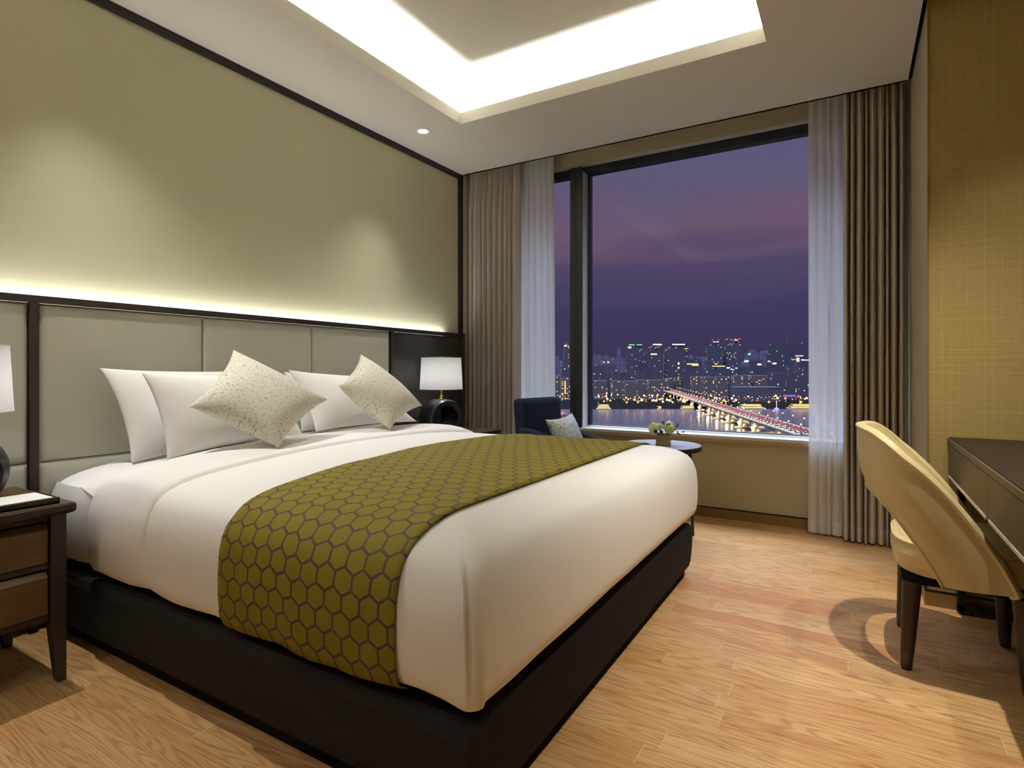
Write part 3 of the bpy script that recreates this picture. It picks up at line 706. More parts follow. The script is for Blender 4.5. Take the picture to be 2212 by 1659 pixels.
# ------------------------------------------------------------------ curtains
def curtain(name, x0, x1, y, folds, amp, mat, label, cat, ztop_=2.84, zbot=.018, seed=0, hem=True, edge=0, solid=None, headz=None, lean=0, group=None):
    t = thing(name, ((x0 + x1) / 2, y, 0), label, cat, group)
    W = x1 - x0; nu = folds * 18; rnd = random.Random(seed)
    jit = [rnd.uniform(-.22, .22) for _ in range(folds + 2)]; am = [rnd.uniform(.75, 1.2) for _ in range(folds + 2)]
    def phase(u):
        f = u * folds; i = min(int(f), folds - 1); g = f - i
        a, c = i + jit[i] * (i > 0), i + 1 + jit[i + 1] * (i < folds - 1)
        return (i + g), a + (c - a) * g, am[i] * (1 - g) + am[i + 1] * g
    def pt(u, z, extra=0):
        k, pos, a = phase(u)
        hd = clamp((headz - z) / .30, 0, 1) if headz else 1   # pinch pleats open out below the heading
        pin = smooth(hd)
        th = 2 * PI * k
        sw = 1 - 2 * abs(math.sin(th / 2)) ** .62                 # round lobes towards the room, tight valleys behind
        g_ = k - math.floor(k); c_ = 2 * g_ - 1
        pos = pos + (.5 + .5 * math.copysign(abs(c_) ** lerp(1.9, 1.0, pin), c_) - g_) * .9
        yy = y + amp * a * sw * lerp(.62, 1.0, pin) * (1 + .12 * vnoise(k * 2 + z * .8, seed))
        sx = 0
        xx = x0 + W * (pos + sx + .16 * vnoise(z * 1.3 + round(k), seed + 2) * (1 - z / 2.9)) / folds
        xx += lean * (1 - z / 2.7)
        if z < .3: yy += amp * .35 * vnoise(k * 1.1, seed + 8) * (1 - z / .3)
        return (clamp(xx, x0 - .004, x1 + abs(lean) + .004), yy - extra, z)
    zs = [zbot, .05, .1, .115, .2, .35, .6, 1.0, 1.4, 1.8, 2.1, 2.3, 2.42, 2.5, 2.55, 2.58, 2.61, 2.64, 2.67, 2.7, 2.76, ztop_]
    b = MB(); P = []; U = []
    for z in zs:
        P.append([pt(i / nu, z) for i in range(nu + 1)]); U.append([(i / nu * W * 2.2, z) for i in range(nu + 1)])
    b.grid(P, U); b.build('curtain_cloth', mat, t, smooth_ang=80, solid=solid)
    if hem:
        b = MB(); P = []; U = []
        for z in (zbot - .004, .05, .098, .1):
            P.append([pt(i / nu, z, .0035 if z < .0995 else .001) for i in range(nu + 1)]); U.append([(i / nu * W * 2.2 + .3, z) for i in range(nu + 1)])
        b.grid(P, U); b.build('hem', mat, t, smooth_ang=80)
    if headz:
        b = MB(); P = []; U = []
        for z in (headz - .02, headz + .06, ztop_):
            P.append([pt(i / nu, z, .004) for i in range(nu + 1)]); U.append([(i / nu * W * 2.2 + .7, z) for i in range(nu + 1)])
        b.grid(P, U); b.build('heading_tape', mat, t, smooth_ang=80)
    return t
curtain('drape', .022, .506, 4.03, 10, .044, M['curtain'], 'taupe striated drape hanging beside the headboard wall', 'curtain', seed=4, headz=2.655, group='lined drapes at the window')
curtain('drape', 2.800, 3.112, 4.03, 9, .044, M['curtain'], 'taupe striated drape hanging beside the gold papered pillar', 'curtain', seed=9, headz=2.655, group='lined drapes at the window')
curtain('sheer_curtain', .34, .785, 4.105, 8, .014, M['sheer'], 'white voile curtain behind the navy armchair', 'curtain', seed=14, headz=2.62, lean=.022, group='sheer curtains at the window')
curtain('sheer_curtain', 2.606, 2.835, 4.095, 5, .014, M['sheer'], 'white voile curtain near the desk chair, reaching the floor', 'curtain', seed=17, headz=2.62, group='sheer curtains at the window')
b = MB().box(.02, 3.11, 4.06, 4.085, 2.86, 2.885); tr = structure(b.build('trim_curtain_track', M['white']))

# ------------------------------------------------------------------ desk
DX, DZ = 3.205, .752; DY0, DY1 = 1.25, YG - .004
t = thing('desk', (3.48, 2.2, 0), 'long brown desk with brushed bronze drawer fronts against the gold papered wall', 'desk')
MB().box(DX + .006, XR - .016, DY0, DY1, DZ - .0035, DZ).build('desk_top', M['desk'], t, bevel=.001)
MB().box(DX, XR - .016, DY0, DY1, DZ - .026, DZ - .0035).build('edge_band', M['deskfront'], t, bevel=.0015)
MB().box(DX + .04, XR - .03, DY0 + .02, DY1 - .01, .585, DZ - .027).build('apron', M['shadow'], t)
ys = [DY1 - .002, 2.274, 1.78, DY0]
for a, c in zip(ys, ys[1:]):
    d = MB().box(DX + .003, DX + .038, c + .0015, a - .0015, .590, DZ - .030).build('drawer', M['deskfront'], t, bevel=.0012)
    MB().box(DX + .001, DX + .012, c + .02, a - .02, .578, .589).build('finger_pull', M['mull'], d, bevel=.001)
for yy in (DY1 - .055, DY0 + .06):
    b = MB().box(3.235, 3.262, yy, yy + .03, .012, .59).box(XR - .06, XR - .033, yy, yy + .03, .012, .59).box(3.235, XR - .033, yy, yy + .03, .012, .045).box(3.24, 3.29, yy + .002, yy + .028, 0, .014).box(XR - .09, XR - .04, yy + .002, yy + .028, 0, .014)
    b.build('leg_frame', M['blackmetal'], t, bevel=.002)

# ------------------------------------------------------------------ desk chair
ch = thing('desk_chair', (3.1, 2.60, 0), 'cream leather open-back chair pulled up to the desk', 'chair')
YCH, HWD = 2.615, .275
ZU_ = [(2.862, .830), (2.90, .822), (2.95, .790), (3.0, .745), (3.05, .702), (3.12, .626), (3.18, .545), (3.22, .485), (3.262, .415), (3.297, .338)]
def shell_plan(s, xe, x0, taper=0):
    """s 0 (back centre) .. 1 (front end): half-width y and x"""
    if s < .62:
        a = s / .62 * PI / 2; return x0 + .20 * (1 - math.cos(a)), HWD * math.sin(a) ** .9
    q = (s - .62) / .38; return lerp(x0 + .20, xe, q), HWD - taper * q * q
def U_pt(s, sg):
    x, w = shell_plan(s, 3.297, 2.862); return Vector((x, YCH + sg * w, spline(x, ZU_)))
ZL_ = [(2.892, .606), (2.91, .600), (2.95, .567), (2.985, .528), (3.03, .466), (3.06, .422), (3.085, .378), (3.108, .330)]
def L_pt(s, sg):
    x, w = shell_plan(s, 3.108, 2.892)
    return Vector((x, YCH + sg * w * .985, spline(x, ZL_)))
NS_, NV = 30, 12
par = [k / NS_ for k in range(NS_ + 1)]
def shell(off, name, mat, parent, rev):
    b = MB(); P = []
    full = [(s, -1) for s in par[::-1]] + [(s, 1) for s in par[1:]]
    for s, sg in full:
        u, l = U_pt(s, sg), L_pt(s, sg); row = []
        xx, w = shell_plan(s, 3.297, 2.862)
        a = clamp(s / .62, 0, 1) * PI / 2; inward = Vector((math.cos(a), -sg * math.sin(a), 0))
        for j in range(NV + 1):
            v = j / NV; p = u.lerp(l, v)
            bow = .012 * math.sin(PI * v); row.append(p - inward * bow + inward * off * (1 - .35 * abs(2 * v - 1) ** 6))
        P.append(row)
    b.grid(P, flip=rev); return P, b
P1, b = shell(0, 'x', None, None, False); P2, b2 = shell(.052, 'x', None, None, True)
b.add(b2.v, b2.f)
for P_, Q_ in ((P1, P2),):
    for j in (0, NV):
        b.grid([[r[j] for r in P_], [r[j] for r in Q_]], flip=(j == 0))
    for i in (0, -1): b.grid([P_[i], Q_[i]])
o = b.build('backrest_shell', M['cream'], ch, smooth_ang=60)
b = MB(); b.tube([(p[0] + q[0]) / 2 + Vector((0, 0, .003)) if False else Vector(p[0]) + Vector((0, 0, .002)) for p, q in zip(P1, P2)], .0062, 10); b.tube([Vector(p[NV]) for p in P1], .005, 10)
b.build('piping', M['cream'], ch, smooth_ang=60)
# padded inner roll under the rim
b = MB(); b.tube([Vector(q[0]) * .5 + Vector(p[0]) * .5 + Vector((0, 0, -.006)) for p, q in zip(P1, P2)], .019, 12); b.build('rim_roll', M['cream'], ch, smooth_ang=60)
def seat_loop(o, z):
    L = []; n = 48
    for k in range(n):
        a = 2 * PI * k / n; c, s = math.cos(a), math.sin(a); e = .62
        x = 3.175 + (.205 - o) * math.copysign(abs(c) ** e, c); y = YCH + (.238 - o) * math.copysign(abs(s) ** e, s)
        L.append((x, y, z))
    return L
b = MB(); rs = [(.10, .322), (.05, .324), (.018, .338), (.006, .365), (0, .40), (.003, .430), (.012, .443), (.02, .447), (.03, .456), (.06, .466), (.12, .472), (.2, .474)]
Ls = [seat_loop(o_, z) for o_, z in rs]
for p, q in zip(Ls, Ls[1:]): n = len(p); b.add(p + q, [(i, (i + 1) % n, n + (i + 1) % n, n + i) for i in range(n)])
b.add(Ls[-1], [tuple(range(48))]); b.add(Ls[0], [tuple(range(47, -1, -1))]); seat = b.build('seat', M['cream'], ch, smooth_ang=60)
MB().tube([Vector(p) for p in seat_loop(.006, .443)], .005, 8, closed=True).build('seat_piping', M['cream'], seat, smooth_ang=60)
MB().box(3.0, 3.33, YCH - .19, YCH + .19, .302, .326).build('seat_frame', M['shadow'], ch)
for x, y, dx, dy in ((3.030, 2.432, -.017, -.006), (3.030, 2.803, -.017, .012), (3.325, 2.432, .012, -.006), (3.325, 2.803, .012, .012)):
    pts = [(x + dx * (1 - z / .31), y + dy * (1 - z / .31), z) for z in (.063, .31)]
    l = MB().tube(pts, [.0205, .030], 20).build('leg', M['chairleg'], ch, smooth_ang=50)
    MB().tube([(x + dx, y + dy, 0), (x + dx, y + dy, .004), (x + dx * .8, y + dy * .8, .0635)], [.0145, .017, .0208], 20).build('ferrule', M['ferrule'], l, smooth_ang=50)

ch.rotation_euler = (0, 0, math.radians(-1.4)); ch.location.x += .002

# ------------------------------------------------------------------ armchair by the window
ac = thing('armchair', (1.25, 3.58, 0), 'navy blue upholstered armchair by the window', 'armchair')
R0 = Matrix.Translation((.93, 3.595, 0)) @ Matrix.Rotation(math.radians(-11), 4, 'Z')     # local: faces +x, back at x=0
def rbox(b, x0, x1, y0, y1, z0, z1, r, lean=0, n=5, M_=R0, taper=0):
    """rounded upholstered block"""
    prof = [(r * (1 - math.sin(k * PI / 2 / n)), z0 + r * (1 - math.cos(k * PI / 2 / n))) for k in range(n + 1)] + [(r * (1 - math.cos(k * PI / 2 / n)), z1 - r * (1 - math.sin(k * PI / 2 / n))) for k in range(n + 1)]
    Ls = []
    for o, z in prof:
        f = (z - z0) / (z1 - z0)
        Ls.append([M_ @ Vector((x - lean * f, y * (1 - taper * f), z)) for x, y in rect_loop(x0 + o, x1 - o, y0 + o, y1 - o, max(r - o, .004), 4)])
    for p, q in zip(Ls, Ls[1:]): m = len(p); b.add(p + q, [(i, (i + 1) % m, m + (i + 1) % m, m + i) for i in range(m)])
    m = len(Ls[0]); b.add(Ls[0], [tuple(range(m - 1, -1, -1))]); b.add(Ls[-1], [tuple(range(m))])
    return b
b = MB(); rbox(b, -.06, .05, -.175, .265, .30, .842, .035, lean=.05); b.build('backrest', M['navy'], ac, smooth_ang=60)
b = MB(); rbox(b, .0, .55, -.14, .21, .30, .43, .04); b.build('seat_cushion', M['navy'], ac, smooth_ang=60)
b = MB(); rbox(b, -.05, .56, -.20, .265, .22, .315, .02); b.build('seat_base', M['navy'], ac, smooth_ang=60)
for s, y0, y1 in ((-1, -.20, -.13), (1, .20, .265)):
    b = MB(); A = []
    for k in range(9):
        f = k / 8; x = lerp(-.03, .50, f); zt = lerp(.645, .555, smooth(f * 1.1)); A.append((x, zt))
    P = []
    for x, zt in A:
        w = (y1 - y0) / 2; c = (y0 + y1) / 2; P.append([R0 @ Vector((x, c + w * dy, z)) for dy, z in ((-1, .30), (-1, zt - .03), (-.8, zt - .008), (-.4, zt), (.4, zt), (.8, zt - .008), (1, zt - .03), (1, .30))])
    b.grid(P); n = len(P[0]); b.add(P[0], [tuple(range(n))]); b.add(P[-1], [tuple(range(n - 1, -1, -1))]); b.build('armrest', M['navy'], ac, smooth_ang=60)
for x, y in ((-.01, -.15), (-.01, .21), (.5, -.15), (.5, .21)):
    p = R0 @ Vector((x, y, 0)); MB().tube([(p.x, p.y, 0), (p.x, p.y, .225)], [.012, .02], 12).build('leg', M['chairleg'], ac, smooth_ang=50)
q = lambda x, y, z: tuple(R0 @ Vector((x, y, z)))
pillow('lumbar_cushion', [q(.15, -.12, .705), q(.15, .19, .735), q(.28, .19, .475), q(.28, -.11, .475)], .13, M['speckle'], 'small speckled olive and white cushion on the navy armchair', 'cushion', pinch=.14, seed=11, power=2.4)

# ------------------------------------------------------------------ side table with flowers
def mat_ribtop():
    n = N('ribbed_grey_tabletop'); x, y, z = n.xyz(n.coord()); w = n.math('ABSOLUTE', n.math('SUBTRACT', n.math('FRACT', n.math('MULTIPLY', n.math('ADD', x, n.math('MULTIPLY', y, .35)), 55)), .5))
    return n.bsdf(n.mix(w, rgb(150, 152, 158), rgb(222, 224, 228)), .35, .5, bump=n.bump(w, .3, .001))
M['tabletop'] = mat_ribtop()
TC = (1.785, 3.66); TZ = .565
t = thing('side_table', (TC[0], TC[1], 0), 'small round grey topped side table by the window', 'side table')
MB().lathe([(.0, TZ - .032), (.246, TZ - .032), (.252, TZ - .028), (.252, TZ - .004), (.248, TZ - .001)], TC + (0,), 56, cap=False).build('table_rim', M['espresso'], t, smooth_ang=40)
MB().lathe([(.248, TZ - .001), (.10, TZ), (0.0005, TZ)], TC + (0,), 56, cap=False).build('table_top', M['tabletop'], t, smooth_ang=40)
for a in (math.radians(5), math.radians(125), math.radians(245)):
    x, y = TC[0] + .20 * math.cos(a), TC[1] + .20 * math.sin(a)
    MB().tube([(x, y, 0), (x - .02 * math.cos(a), y - .02 * math.sin(a), TZ - .03)], [.009, .012], 12).build('leg', M['espresso'], t, smooth_ang=50)
VC = Vector((1.79, 3.615, TZ)); vr = Matrix.Translation(VC) @ Matrix.Rotation(math.radians(12), 4, 'Z')
b = MB(); w, h = .045, .068
for x0, x1, y0, y1 in ((-w, w, -w, -w + .006), (-w, w, w - .006, w), (-w, -w + .006, -w + .006, w - .006), (w - .006, w, -w + .006, w - .006)): b.box(x0, x1, y0, y1, 0, h, 0, vr)
b.box(-w, w, -w, w, 0, .008, 0, vr)
tag(b.build('vase', M['vase'], bevel=.0012), 'square gold glass vase of flowers on the round side table', 'vase')
rnd = random.Random(5)
def petals(b, c, r, n, mi=0, seed=0):
    R = random.Random(seed)
    for k in range(n):
        z = 1 - 1.65 * (k + .5) / n; a = k * 2.39996; q = math.sqrt(max(0, 1 - z * z))
        d = Vector((q * math.cos(a), q * math.sin(a), z)); p = Vector(c) + d * r * R.uniform(.85, 1.05)
        u = d.cross(Vector((.3, .2, 1))).normalized(); w_ = d.cross(u); s = r * .36
        for m in range(4):
            t_ = m * PI / 2 + R.uniform(-.3, .3); e = u * math.cos(t_) + w_ * math.sin(t_); f = u * math.cos(t_ + .62) + w_ * math.sin(t_ + .62); g = u * math.cos(t_ - .62) + w_ * math.sin(t_ - .62)
            b.add([p, p + f * s * .7 + d * s * .18, p + e * s + d * s * .1, p + g * s * .7 + d * s * .18], [(0, 1, 2, 3)], mi)
def hydrangea(c, r, mat, label, seed):
    t = thing('hydrangea', c, label, 'flower', 'flowers in the vase'); b = MB(); petals(b, c, r, 46, 0, seed); b.build('petals', mat, t)
    MB().sphere(c, r * .82, 12, 8).build('flower_heart', M['petal2'], t, smooth_ang=60)
    MB().tube([(VC.x + (c[0] - VC.x) * .3, VC.y + (c[1] - VC.y) * .3, TZ + .01), (lerp(VC.x, c[0], .4), lerp(VC.y, c[1], .4), TZ + .064), c], .003, 6).build('stem', M['leaf'], t)
hydrangea((1.733, 3.597, TZ + .106), .035, M['petal2'], 'pale green hydrangea head at the bed side of the vase', 1)
hydrangea((1.832, 3.600, TZ + .104), .031, M['petal2'], 'greenish white hydrangea head leaning towards the bridge view', 2)
hydrangea((1.812, 3.668, TZ + .122), .028, M['petalw'], 'white hydrangea head at the back of the vase', 3)
t = thing('rose', (1.782, 3.565, TZ + .11), 'cream rose in the middle of the bouquet', 'flower', 'flowers in the vase')
for k in range(9):
    b = MB(); a = k * 2.4; ro = .008 + .0019 * k; P = []
    for i in range(7):
        row = []
        for j in range(7):
            th = a + (i / 6 - .5) * 1.9; v = j / 6; rr_ = ro * (.55 + .7 * math.sin(v * 1.5)); row.append((1.782 + rr_ * math.cos(th), 3.548 + rr_ * math.sin(th), TZ + .106 + v * (.044 - .002 * k) - .006 * abs(i / 6 - .5)))
        P.append(row)
    b.grid(P); b.build('petal', M['petal'], t, smooth_ang=80, solid=.0012)
MB().tube([(1.788, 3.6, TZ + .01), (1.782, 3.562, TZ + .09)], .003, 6).build('stem', M['leaf'], t)
def sprig(pts, size, mat, label, seed):
    t = thing('leaf_sprig', pts[0], label, 'foliage', 'leaves in the vase'); b = MB(); b.tube(pts, .0014, 6); b.build('stem', mat, t); R = random.Random(seed)
    for i, p in enumerate(pts[1:]):
        p = Vector(p); d = (p - Vector(pts[i])).normalized()
        for s in ((-1, 1) if i < len(pts) - 2 else (0,)):
            ax = (d + Vector((R.uniform(-.5, .5), R.uniform(-.5, .5), R.uniform(-.2, .3))) + d.cross(Vector((0, 1, .2))) * s).normalized()
            w_ = ax.cross(Vector((.2, -1, .3))).normalized(); P = []
            for k in range(6):
                f = k / 5; ww = size * .26 * math.sin(PI * f) ** .8 + .0004; c = p + ax * size * f - Vector((0, 0, size * .12 * f * f)); P.append([c - w_ * ww, c + Vector((0, 0, -ww * .3)), c + w_ * ww])
            lb = MB(); lb.grid(P); lb.build('leaf', mat, t, smooth_ang=80, solid=.0006)
sprig([(1.79, 3.60, TZ + .06), (1.795, 3.595, TZ + .118)], .045, M['leaf'], 'single bright green leaf standing above the rose', 1)
sprig([(1.80, 3.60, TZ + .06), (1.812, 3.585, TZ + .118)], .04, M['leaf'], 'green leaf lying over the white hydrangea', 2)
sprig([(1.80, 3.60, TZ + .05), (1.80, 3.562, TZ + .080)], .042, M['leaf'], 'green leaf drooping over the front of the vase', 3)
sprig([(1.77, 3.60, TZ + .05), (1.764, 3.564, TZ + .083)], .04, M['leafd'], 'dark leaf tucked under the cream rose', 4)
sprig([(1.82, 3.63, TZ + .06), (1.850, 3.64, TZ + .10), (1.862, 3.645, TZ + .118), (1.868, 3.65, TZ + .128)], .016, M['leafd'], 'thin dark sprig rising over the river view', 5)
sprig([(1.82, 3.63, TZ + .06), (1.870, 3.64, TZ + .078), (1.897, 3.65, TZ + .086)], .018, M['leafd'], 'thin dark sprig reaching out furthest from the vase', 6)

for o in [q for q in bpy.data.objects if q.parent is None and q.name.split('.')[0] in ('vase', 'hydrangea', 'rose', 'leaf_sprig')]: o.location.x += .026

# ------------------------------------------------------------------ downlights
def downlight(x, y, label, power, blend=.35, size=75, tilt=(0, 0), col=(1.0, .86, .66)):
    t = thing('downlight', (x, y, ZC), label, 'ceiling light', 'recessed downlights')
    MB().lathe([(.056, .002), (.056, -.003), (.053, -.005), (.036, -.004), (.034, .002)], (x, y, ZC), 36).build('trim_ring', M['white'], t, smooth_ang=40)
    MB().lathe([(.0005, -.006), (.028, -.006), (.034, -.002)], (x, y + .0, ZC), 32, cap=False).build('lens', M['led'], t)
    L = bpy.data.lights.new('downlight_beam', 'SPOT'); L.energy = power; L.spot_size = math.radians(size); L.spot_blend = blend; L.shadow_soft_size = .016; L.color = col
    lo = bpy.data.objects.new('downlight_beam', L); COL.objects.link(lo); lo.location = (x, y, ZC - .012); lo.rotation_euler = (tilt[0], tilt[1], 0)
WARM = (1.0, .95, .84)
downlight(.307, 3.066, 'white downlight in the ceiling above the dark lacquered panel', 74, 1, 84, tilt=(math.radians(-11), math.radians(-13)), col=(1, .98, .95))
downlight(.307, .934, 'downlight above the near nightstand', 96, 1, 84, tilt=(math.radians(14), math.radians(-14)), col=(1, .98, .95))
downlight(3.07, 2.30, 'downlight above the desk chair', 165, .9, 84, col=WARM)
downlight(3.47, 2.55, 'downlight washing the gold papered wall', 46, .8, 80, col=WARM)

downlight(1.3, -1.25, 'unseen fill light added over the entrance end of the room, nearer the headboard wall', 48, 1, 130, col=(1, .98, .95))  # extra spot added behind the camera to brighten the bed's near side
downlight(2.5, -1.25, 'unseen fill light added over the entrance end of the room, nearer the desk', 24, 1, 130, col=(1, .98, .95))  # second added fill spot, also out of view

def strip(name, loc, rot, sx, sy, power, col):
    L = bpy.data.lights.new(name, 'AREA'); L.shape = 'RECTANGLE'; L.size = sx; L.size_y = sy; L.energy = power; L.color = col
    o = bpy.data.objects.new(name, L); COL.objects.link(o); o.location = loc; o.rotation_euler = rot; return o
CC = (.95, .985, 1.0); ly = TY1 - TY0; lx = TX1 - TX0; zt = ZC + .03
PW = 23.0
strip('cove_light', (TX0 - .085, (TY0 + TY1) / 2, zt), (PI, math.radians(14), 0), .03, ly + .1, PW * ly, CC)
strip('cove_light', (TX1 + .085, (TY0 + TY1) / 2, zt), (PI, math.radians(-14), 0), .03, ly + .1, PW * ly, CC)
strip('cove_light', ((TX0 + TX1) / 2, TY1 + .085, zt), (math.radians(180 + 14), 0, 0), lx + .1, .03, PW * lx, CC)
strip('cove_light', ((TX0 + TX1) / 2, TY0 - .085, zt), (math.radians(180 - 14), 0, 0), lx + .1, .03, PW * lx, CC)
strip('headboard_light', (.021, (.2 + 3.68) / 2, 1.318), (PI, math.radians(-4), 0), .018, 3.48, 8, (1, .98, .98))

# ------------------------------------------------------------------ the city across the river
ZR = -60.0                                              # river level below the room floor
def ray_z(px, py, d): return 1.05 + (HY - py) / FOC * d  # height of a sight line at distance d
def mat_river():
    n = N('river_water'); p = n.coord()
    f = n.noise(n.scale(p, (.09, .09, 1)), 1, 3, .6); g = n.noise(n.scale(p, (.6, .6, 1)), 1, 2)
    h = n.math('ADD', f, n.math('MULTIPLY', g, .3))
    return n.bsdf(rgb(18, 16, 28), .27, .5, bump=n.bump(h, .07, .6))
M['river'] = mat_river()
M['bank'] = plain('dark_riverbank', rgb(9, 9, 11), 1.0, 0)
M['tower'] = mat_facade('tower_facade', rgb(40, 38, 54), 3.2, 3.4, .045, rgb(255, 214, 140), 1.4, .5, .35)
M['flat'] = mat_facade('apartment_facade', rgb(56, 50, 56), 3.6, 3.0, .12, rgb(255, 190, 104), 1.3, .5, .25)
M['office'] = mat_facade('office_facade', rgb(36, 35, 52), 2.4, 4.0, .02, rgb(255, 224, 160), 1.2, .6, .5)
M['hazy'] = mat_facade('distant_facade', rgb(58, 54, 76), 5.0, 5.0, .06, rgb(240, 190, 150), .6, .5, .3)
M['dark'] = plain('unlit_concrete', rgb(44, 42, 54), .8, .2)
M['concrete'] = plain('bridge_concrete', rgb(176, 160, 132), .8, .2)
M['asphalt'] = plain('asphalt', rgb(66, 58, 58), .85, .2)
def E_(name, c, s, smp='NONE'): M[name] = emit(name, c, s, smp)
E_('glow_red', rgb(255, 40, 60), 5); E_('glow_white', rgb(245, 246, 255), 4); E_('glow_warm', rgb(255, 196, 110), 4.0); E_('glow_amber', rgb(255, 160, 70), 2.2)
E_('glow_green', rgb(120, 230, 140), 1.6); E_('glow_blue', rgb(90, 90, 255), 6); E_('glow_violet', rgb(190, 120, 255), 2.5); E_('glow_pale', rgb(225, 225, 245), 2.2)
E_('glow_dim', rgb(200, 170, 190), .35)
E_('flood', rgb(255, 226, 170), 70, 'AUTO'); E_('tail', rgb(255, 70, 50), 2.2); E_('head', rgb(255, 200, 130), 3.0); E_('boatlight', rgb(255, 200, 104), 2.4)

structure(MB().box(-1500, 1900, 330, 1400, ZR - 1, ZR).build('river', M['river']))
BK = []
b = MB()
P = [far_at(px, d, ZR + z) for px, d, z in ((300, 858, .5), (900, 858, .5), (1240, 868, .5), (1480, 872, .5), (1760, 874, .5), (2300, 874, .5))]
Q = [far_at(px, d, ZR + 5) for px, d in ((300, 905), (900, 905), (1240, 905), (1480, 910), (1760, 912), (2300, 912))]
S_ = [far_at(px, 5200, ZR + 5) for px in (300, 900, 1240, 1480, 1760, 2300)]
b.grid([P, Q, S_]); structure(b.build('bank_far', M['bank']))
a0, a1, a2, a3 = [far_at(px, d, ZR + 4) for px, d in ((300, 455), (1240, 452), (1480, 440), (2300, 400))]
c0, c1, c2, c3 = [Vector((x, 60, ZR + 4)) for x in (-600, -100, 100, 600)]
b = MB().grid([[a0, a1, a2, a3], [c0, c1, c2, c3]]); structure(b.build('bank_near', M['bank']))
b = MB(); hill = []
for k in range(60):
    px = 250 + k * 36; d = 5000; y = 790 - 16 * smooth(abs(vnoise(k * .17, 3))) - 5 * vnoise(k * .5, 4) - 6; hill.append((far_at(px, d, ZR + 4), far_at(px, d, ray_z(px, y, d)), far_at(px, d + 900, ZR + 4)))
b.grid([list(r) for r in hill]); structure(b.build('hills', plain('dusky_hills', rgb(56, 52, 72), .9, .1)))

def block(px0, px1, py, d, depth=None, base=ZR + 5):
    """footprint corners and top height of a building seen between two photo columns"""
    z1 = ray_z(0, py, d); w = (px1 - px0) / FOC * d
    return (px0 + px1) / 2, d, w, depth or w * .8, base, z1
def put_box(b, px, d, w, dep, z0, z1, mi=0):
    c = far_at(px, d, 0)
    Mx = Matrix.Translation((c.x, c.y, 0)) @ Matrix.Rotation(YAW, 4, 'Z')
    return b.box(-w / 2, w / 2, 0, dep, z0, z1, mi, Mx)
def building(name, mat, label, parts, d, group=None, cat='building', extras=()):
    """parts: (px0, px1, py_top[, py_bottom]) ; extras: (kind, px0, px1, py0, py1, material)"""
    px0 = min(p[0] for p in parts); px1 = max(p[1] for p in parts)
    c = far_at((px0 + px1) / 2, d, ZR + 5); t = None
    if len(parts) + len(extras) > 1: t = thing(name, c, label, cat, group)
    for i, p in enumerate(parts):
        m, dd, w, dep, z0, z1 = block(p[0], p[1], p[2], d)
        b = MB(); put_box(b, m, dd + (1.5 * i), w, clamp(dep, 14, 26), z0 if len(p) < 4 else ray_z(0, p[3], d), z1)
        o = b.build('walls' if t else name, mat, t, origin=tuple(c) if not t else None)
        if not t: tag(o, label, cat, group)
    for nm, x0, x1, y0, y1, mt in extras:
        m, dd, w, dep, z0, z1 = block(x0, x1, y0, d); b = MB()
        put_box(b, m, d - .6, w, 3, ray_z(0, y1, d), z1); b.build(nm, M[mt], t)
    return t
R_ = lambda x, y, s=1.3: ('beacon', x - s / 2, x + s / 2, y, y + 1.3, 'glow_red')
building('residential_tower', M['tower'], 'slim dark tower with red beacons seen in the narrow left pane', [(1218.5, 1241, 745)], 1380, extras=[('roof_sign', 1219, 1224, 746, 748.6, 'glow_white'), R_(1222, 743), R_(1225.5, 743), R_(1233, 742.5), R_(1236, 743)])
building('residential_tower', M['tower'], 'wide twin tower with two green strips along its roof', [(1353.5, 1372, 749.5), (1370, 1390.5, 747)], 1420, extras=[('roof_strip', 1359, 1370.5, 744, 745.6, 'glow_green'), ('roof_strip', 1376, 1387, 744, 745.6, 'glow_green'), ('roof_sign', 1357, 1363.5, 749, 752, 'glow_white')])
building('residential_tower', M['tower'], 'stepped tower with a pale crown and red beacons, next right of the green roofed one', [(1398, 1432, 758), (1408, 1431, 746)], 1400, extras=[('crown_light', 1411, 1429.5, 743, 745.4, 'glow_pale'), R_(1403, 750, 3), R_(1418, 750, 3), R_(1421, 750, 2), ('sky_lobby', 1406, 1419, 764, 766.5, 'glow_warm')])
building('residential_tower', M['tower'], 'broad stepped tower with the longest pale crown, lower wing at its right', [(1440, 1480, 754), (1450, 1479, 746), (1478, 1487, 753)], 1410, extras=[('crown_light', 1453, 1479.5, 743, 745.2, 'glow_pale'), R_(1445.5, 750, 3), R_(1461, 750, 3), ('roof_strip', 1479, 1487, 752.4, 753.6, 'glow_amber'), ('lit_stair', 1464.5, 1467.5, 783, 787.5, 'glow_warm'), ('lit_stair', 1464.5, 1467.5, 793, 796, 'glow_warm')])
building('office_tower', M['tower'], 'stepped tower narrowing to a small lit top with two red beacons', [(1530, 1560, 747), (1538, 1555, 739), (1539, 1553, 735)], 1460, extras=[R_(1540, 733.5, 1.6), R_(1552, 733.5, 1.6), ('roof_strip', 1541, 1546, 738, 739.4, 'glow_pale'), ('roof_strip', 1548, 1553, 738, 739.4, 'glow_pale')])
building('office_tower', M['tower'], 'tallest tower of the skyline with red beacons and a warm roof strip', [(1569, 1600, 742), (1568.5, 1576, 732), (1587, 1600, 732)], 1460, extras=[R_(1570.5, 733, 3.4), R_(1579.5, 733, 1.2), R_(1597.5, 731, 3.2), R_(1589, 731.5, 1.6), ('roof_strip', 1588, 1594, 734, 735.4, 'glow_warm')])
building('office_tower', M['office'], 'unlit dark office block with a lower wing, under a crane', [(1665, 1701, 742), (1698, 1708, 760)], 1440)
building('office_tower', M['office'], 'dark tower partly cut off by the right sheer curtain', [(1734, 1752, 740)], 1450)
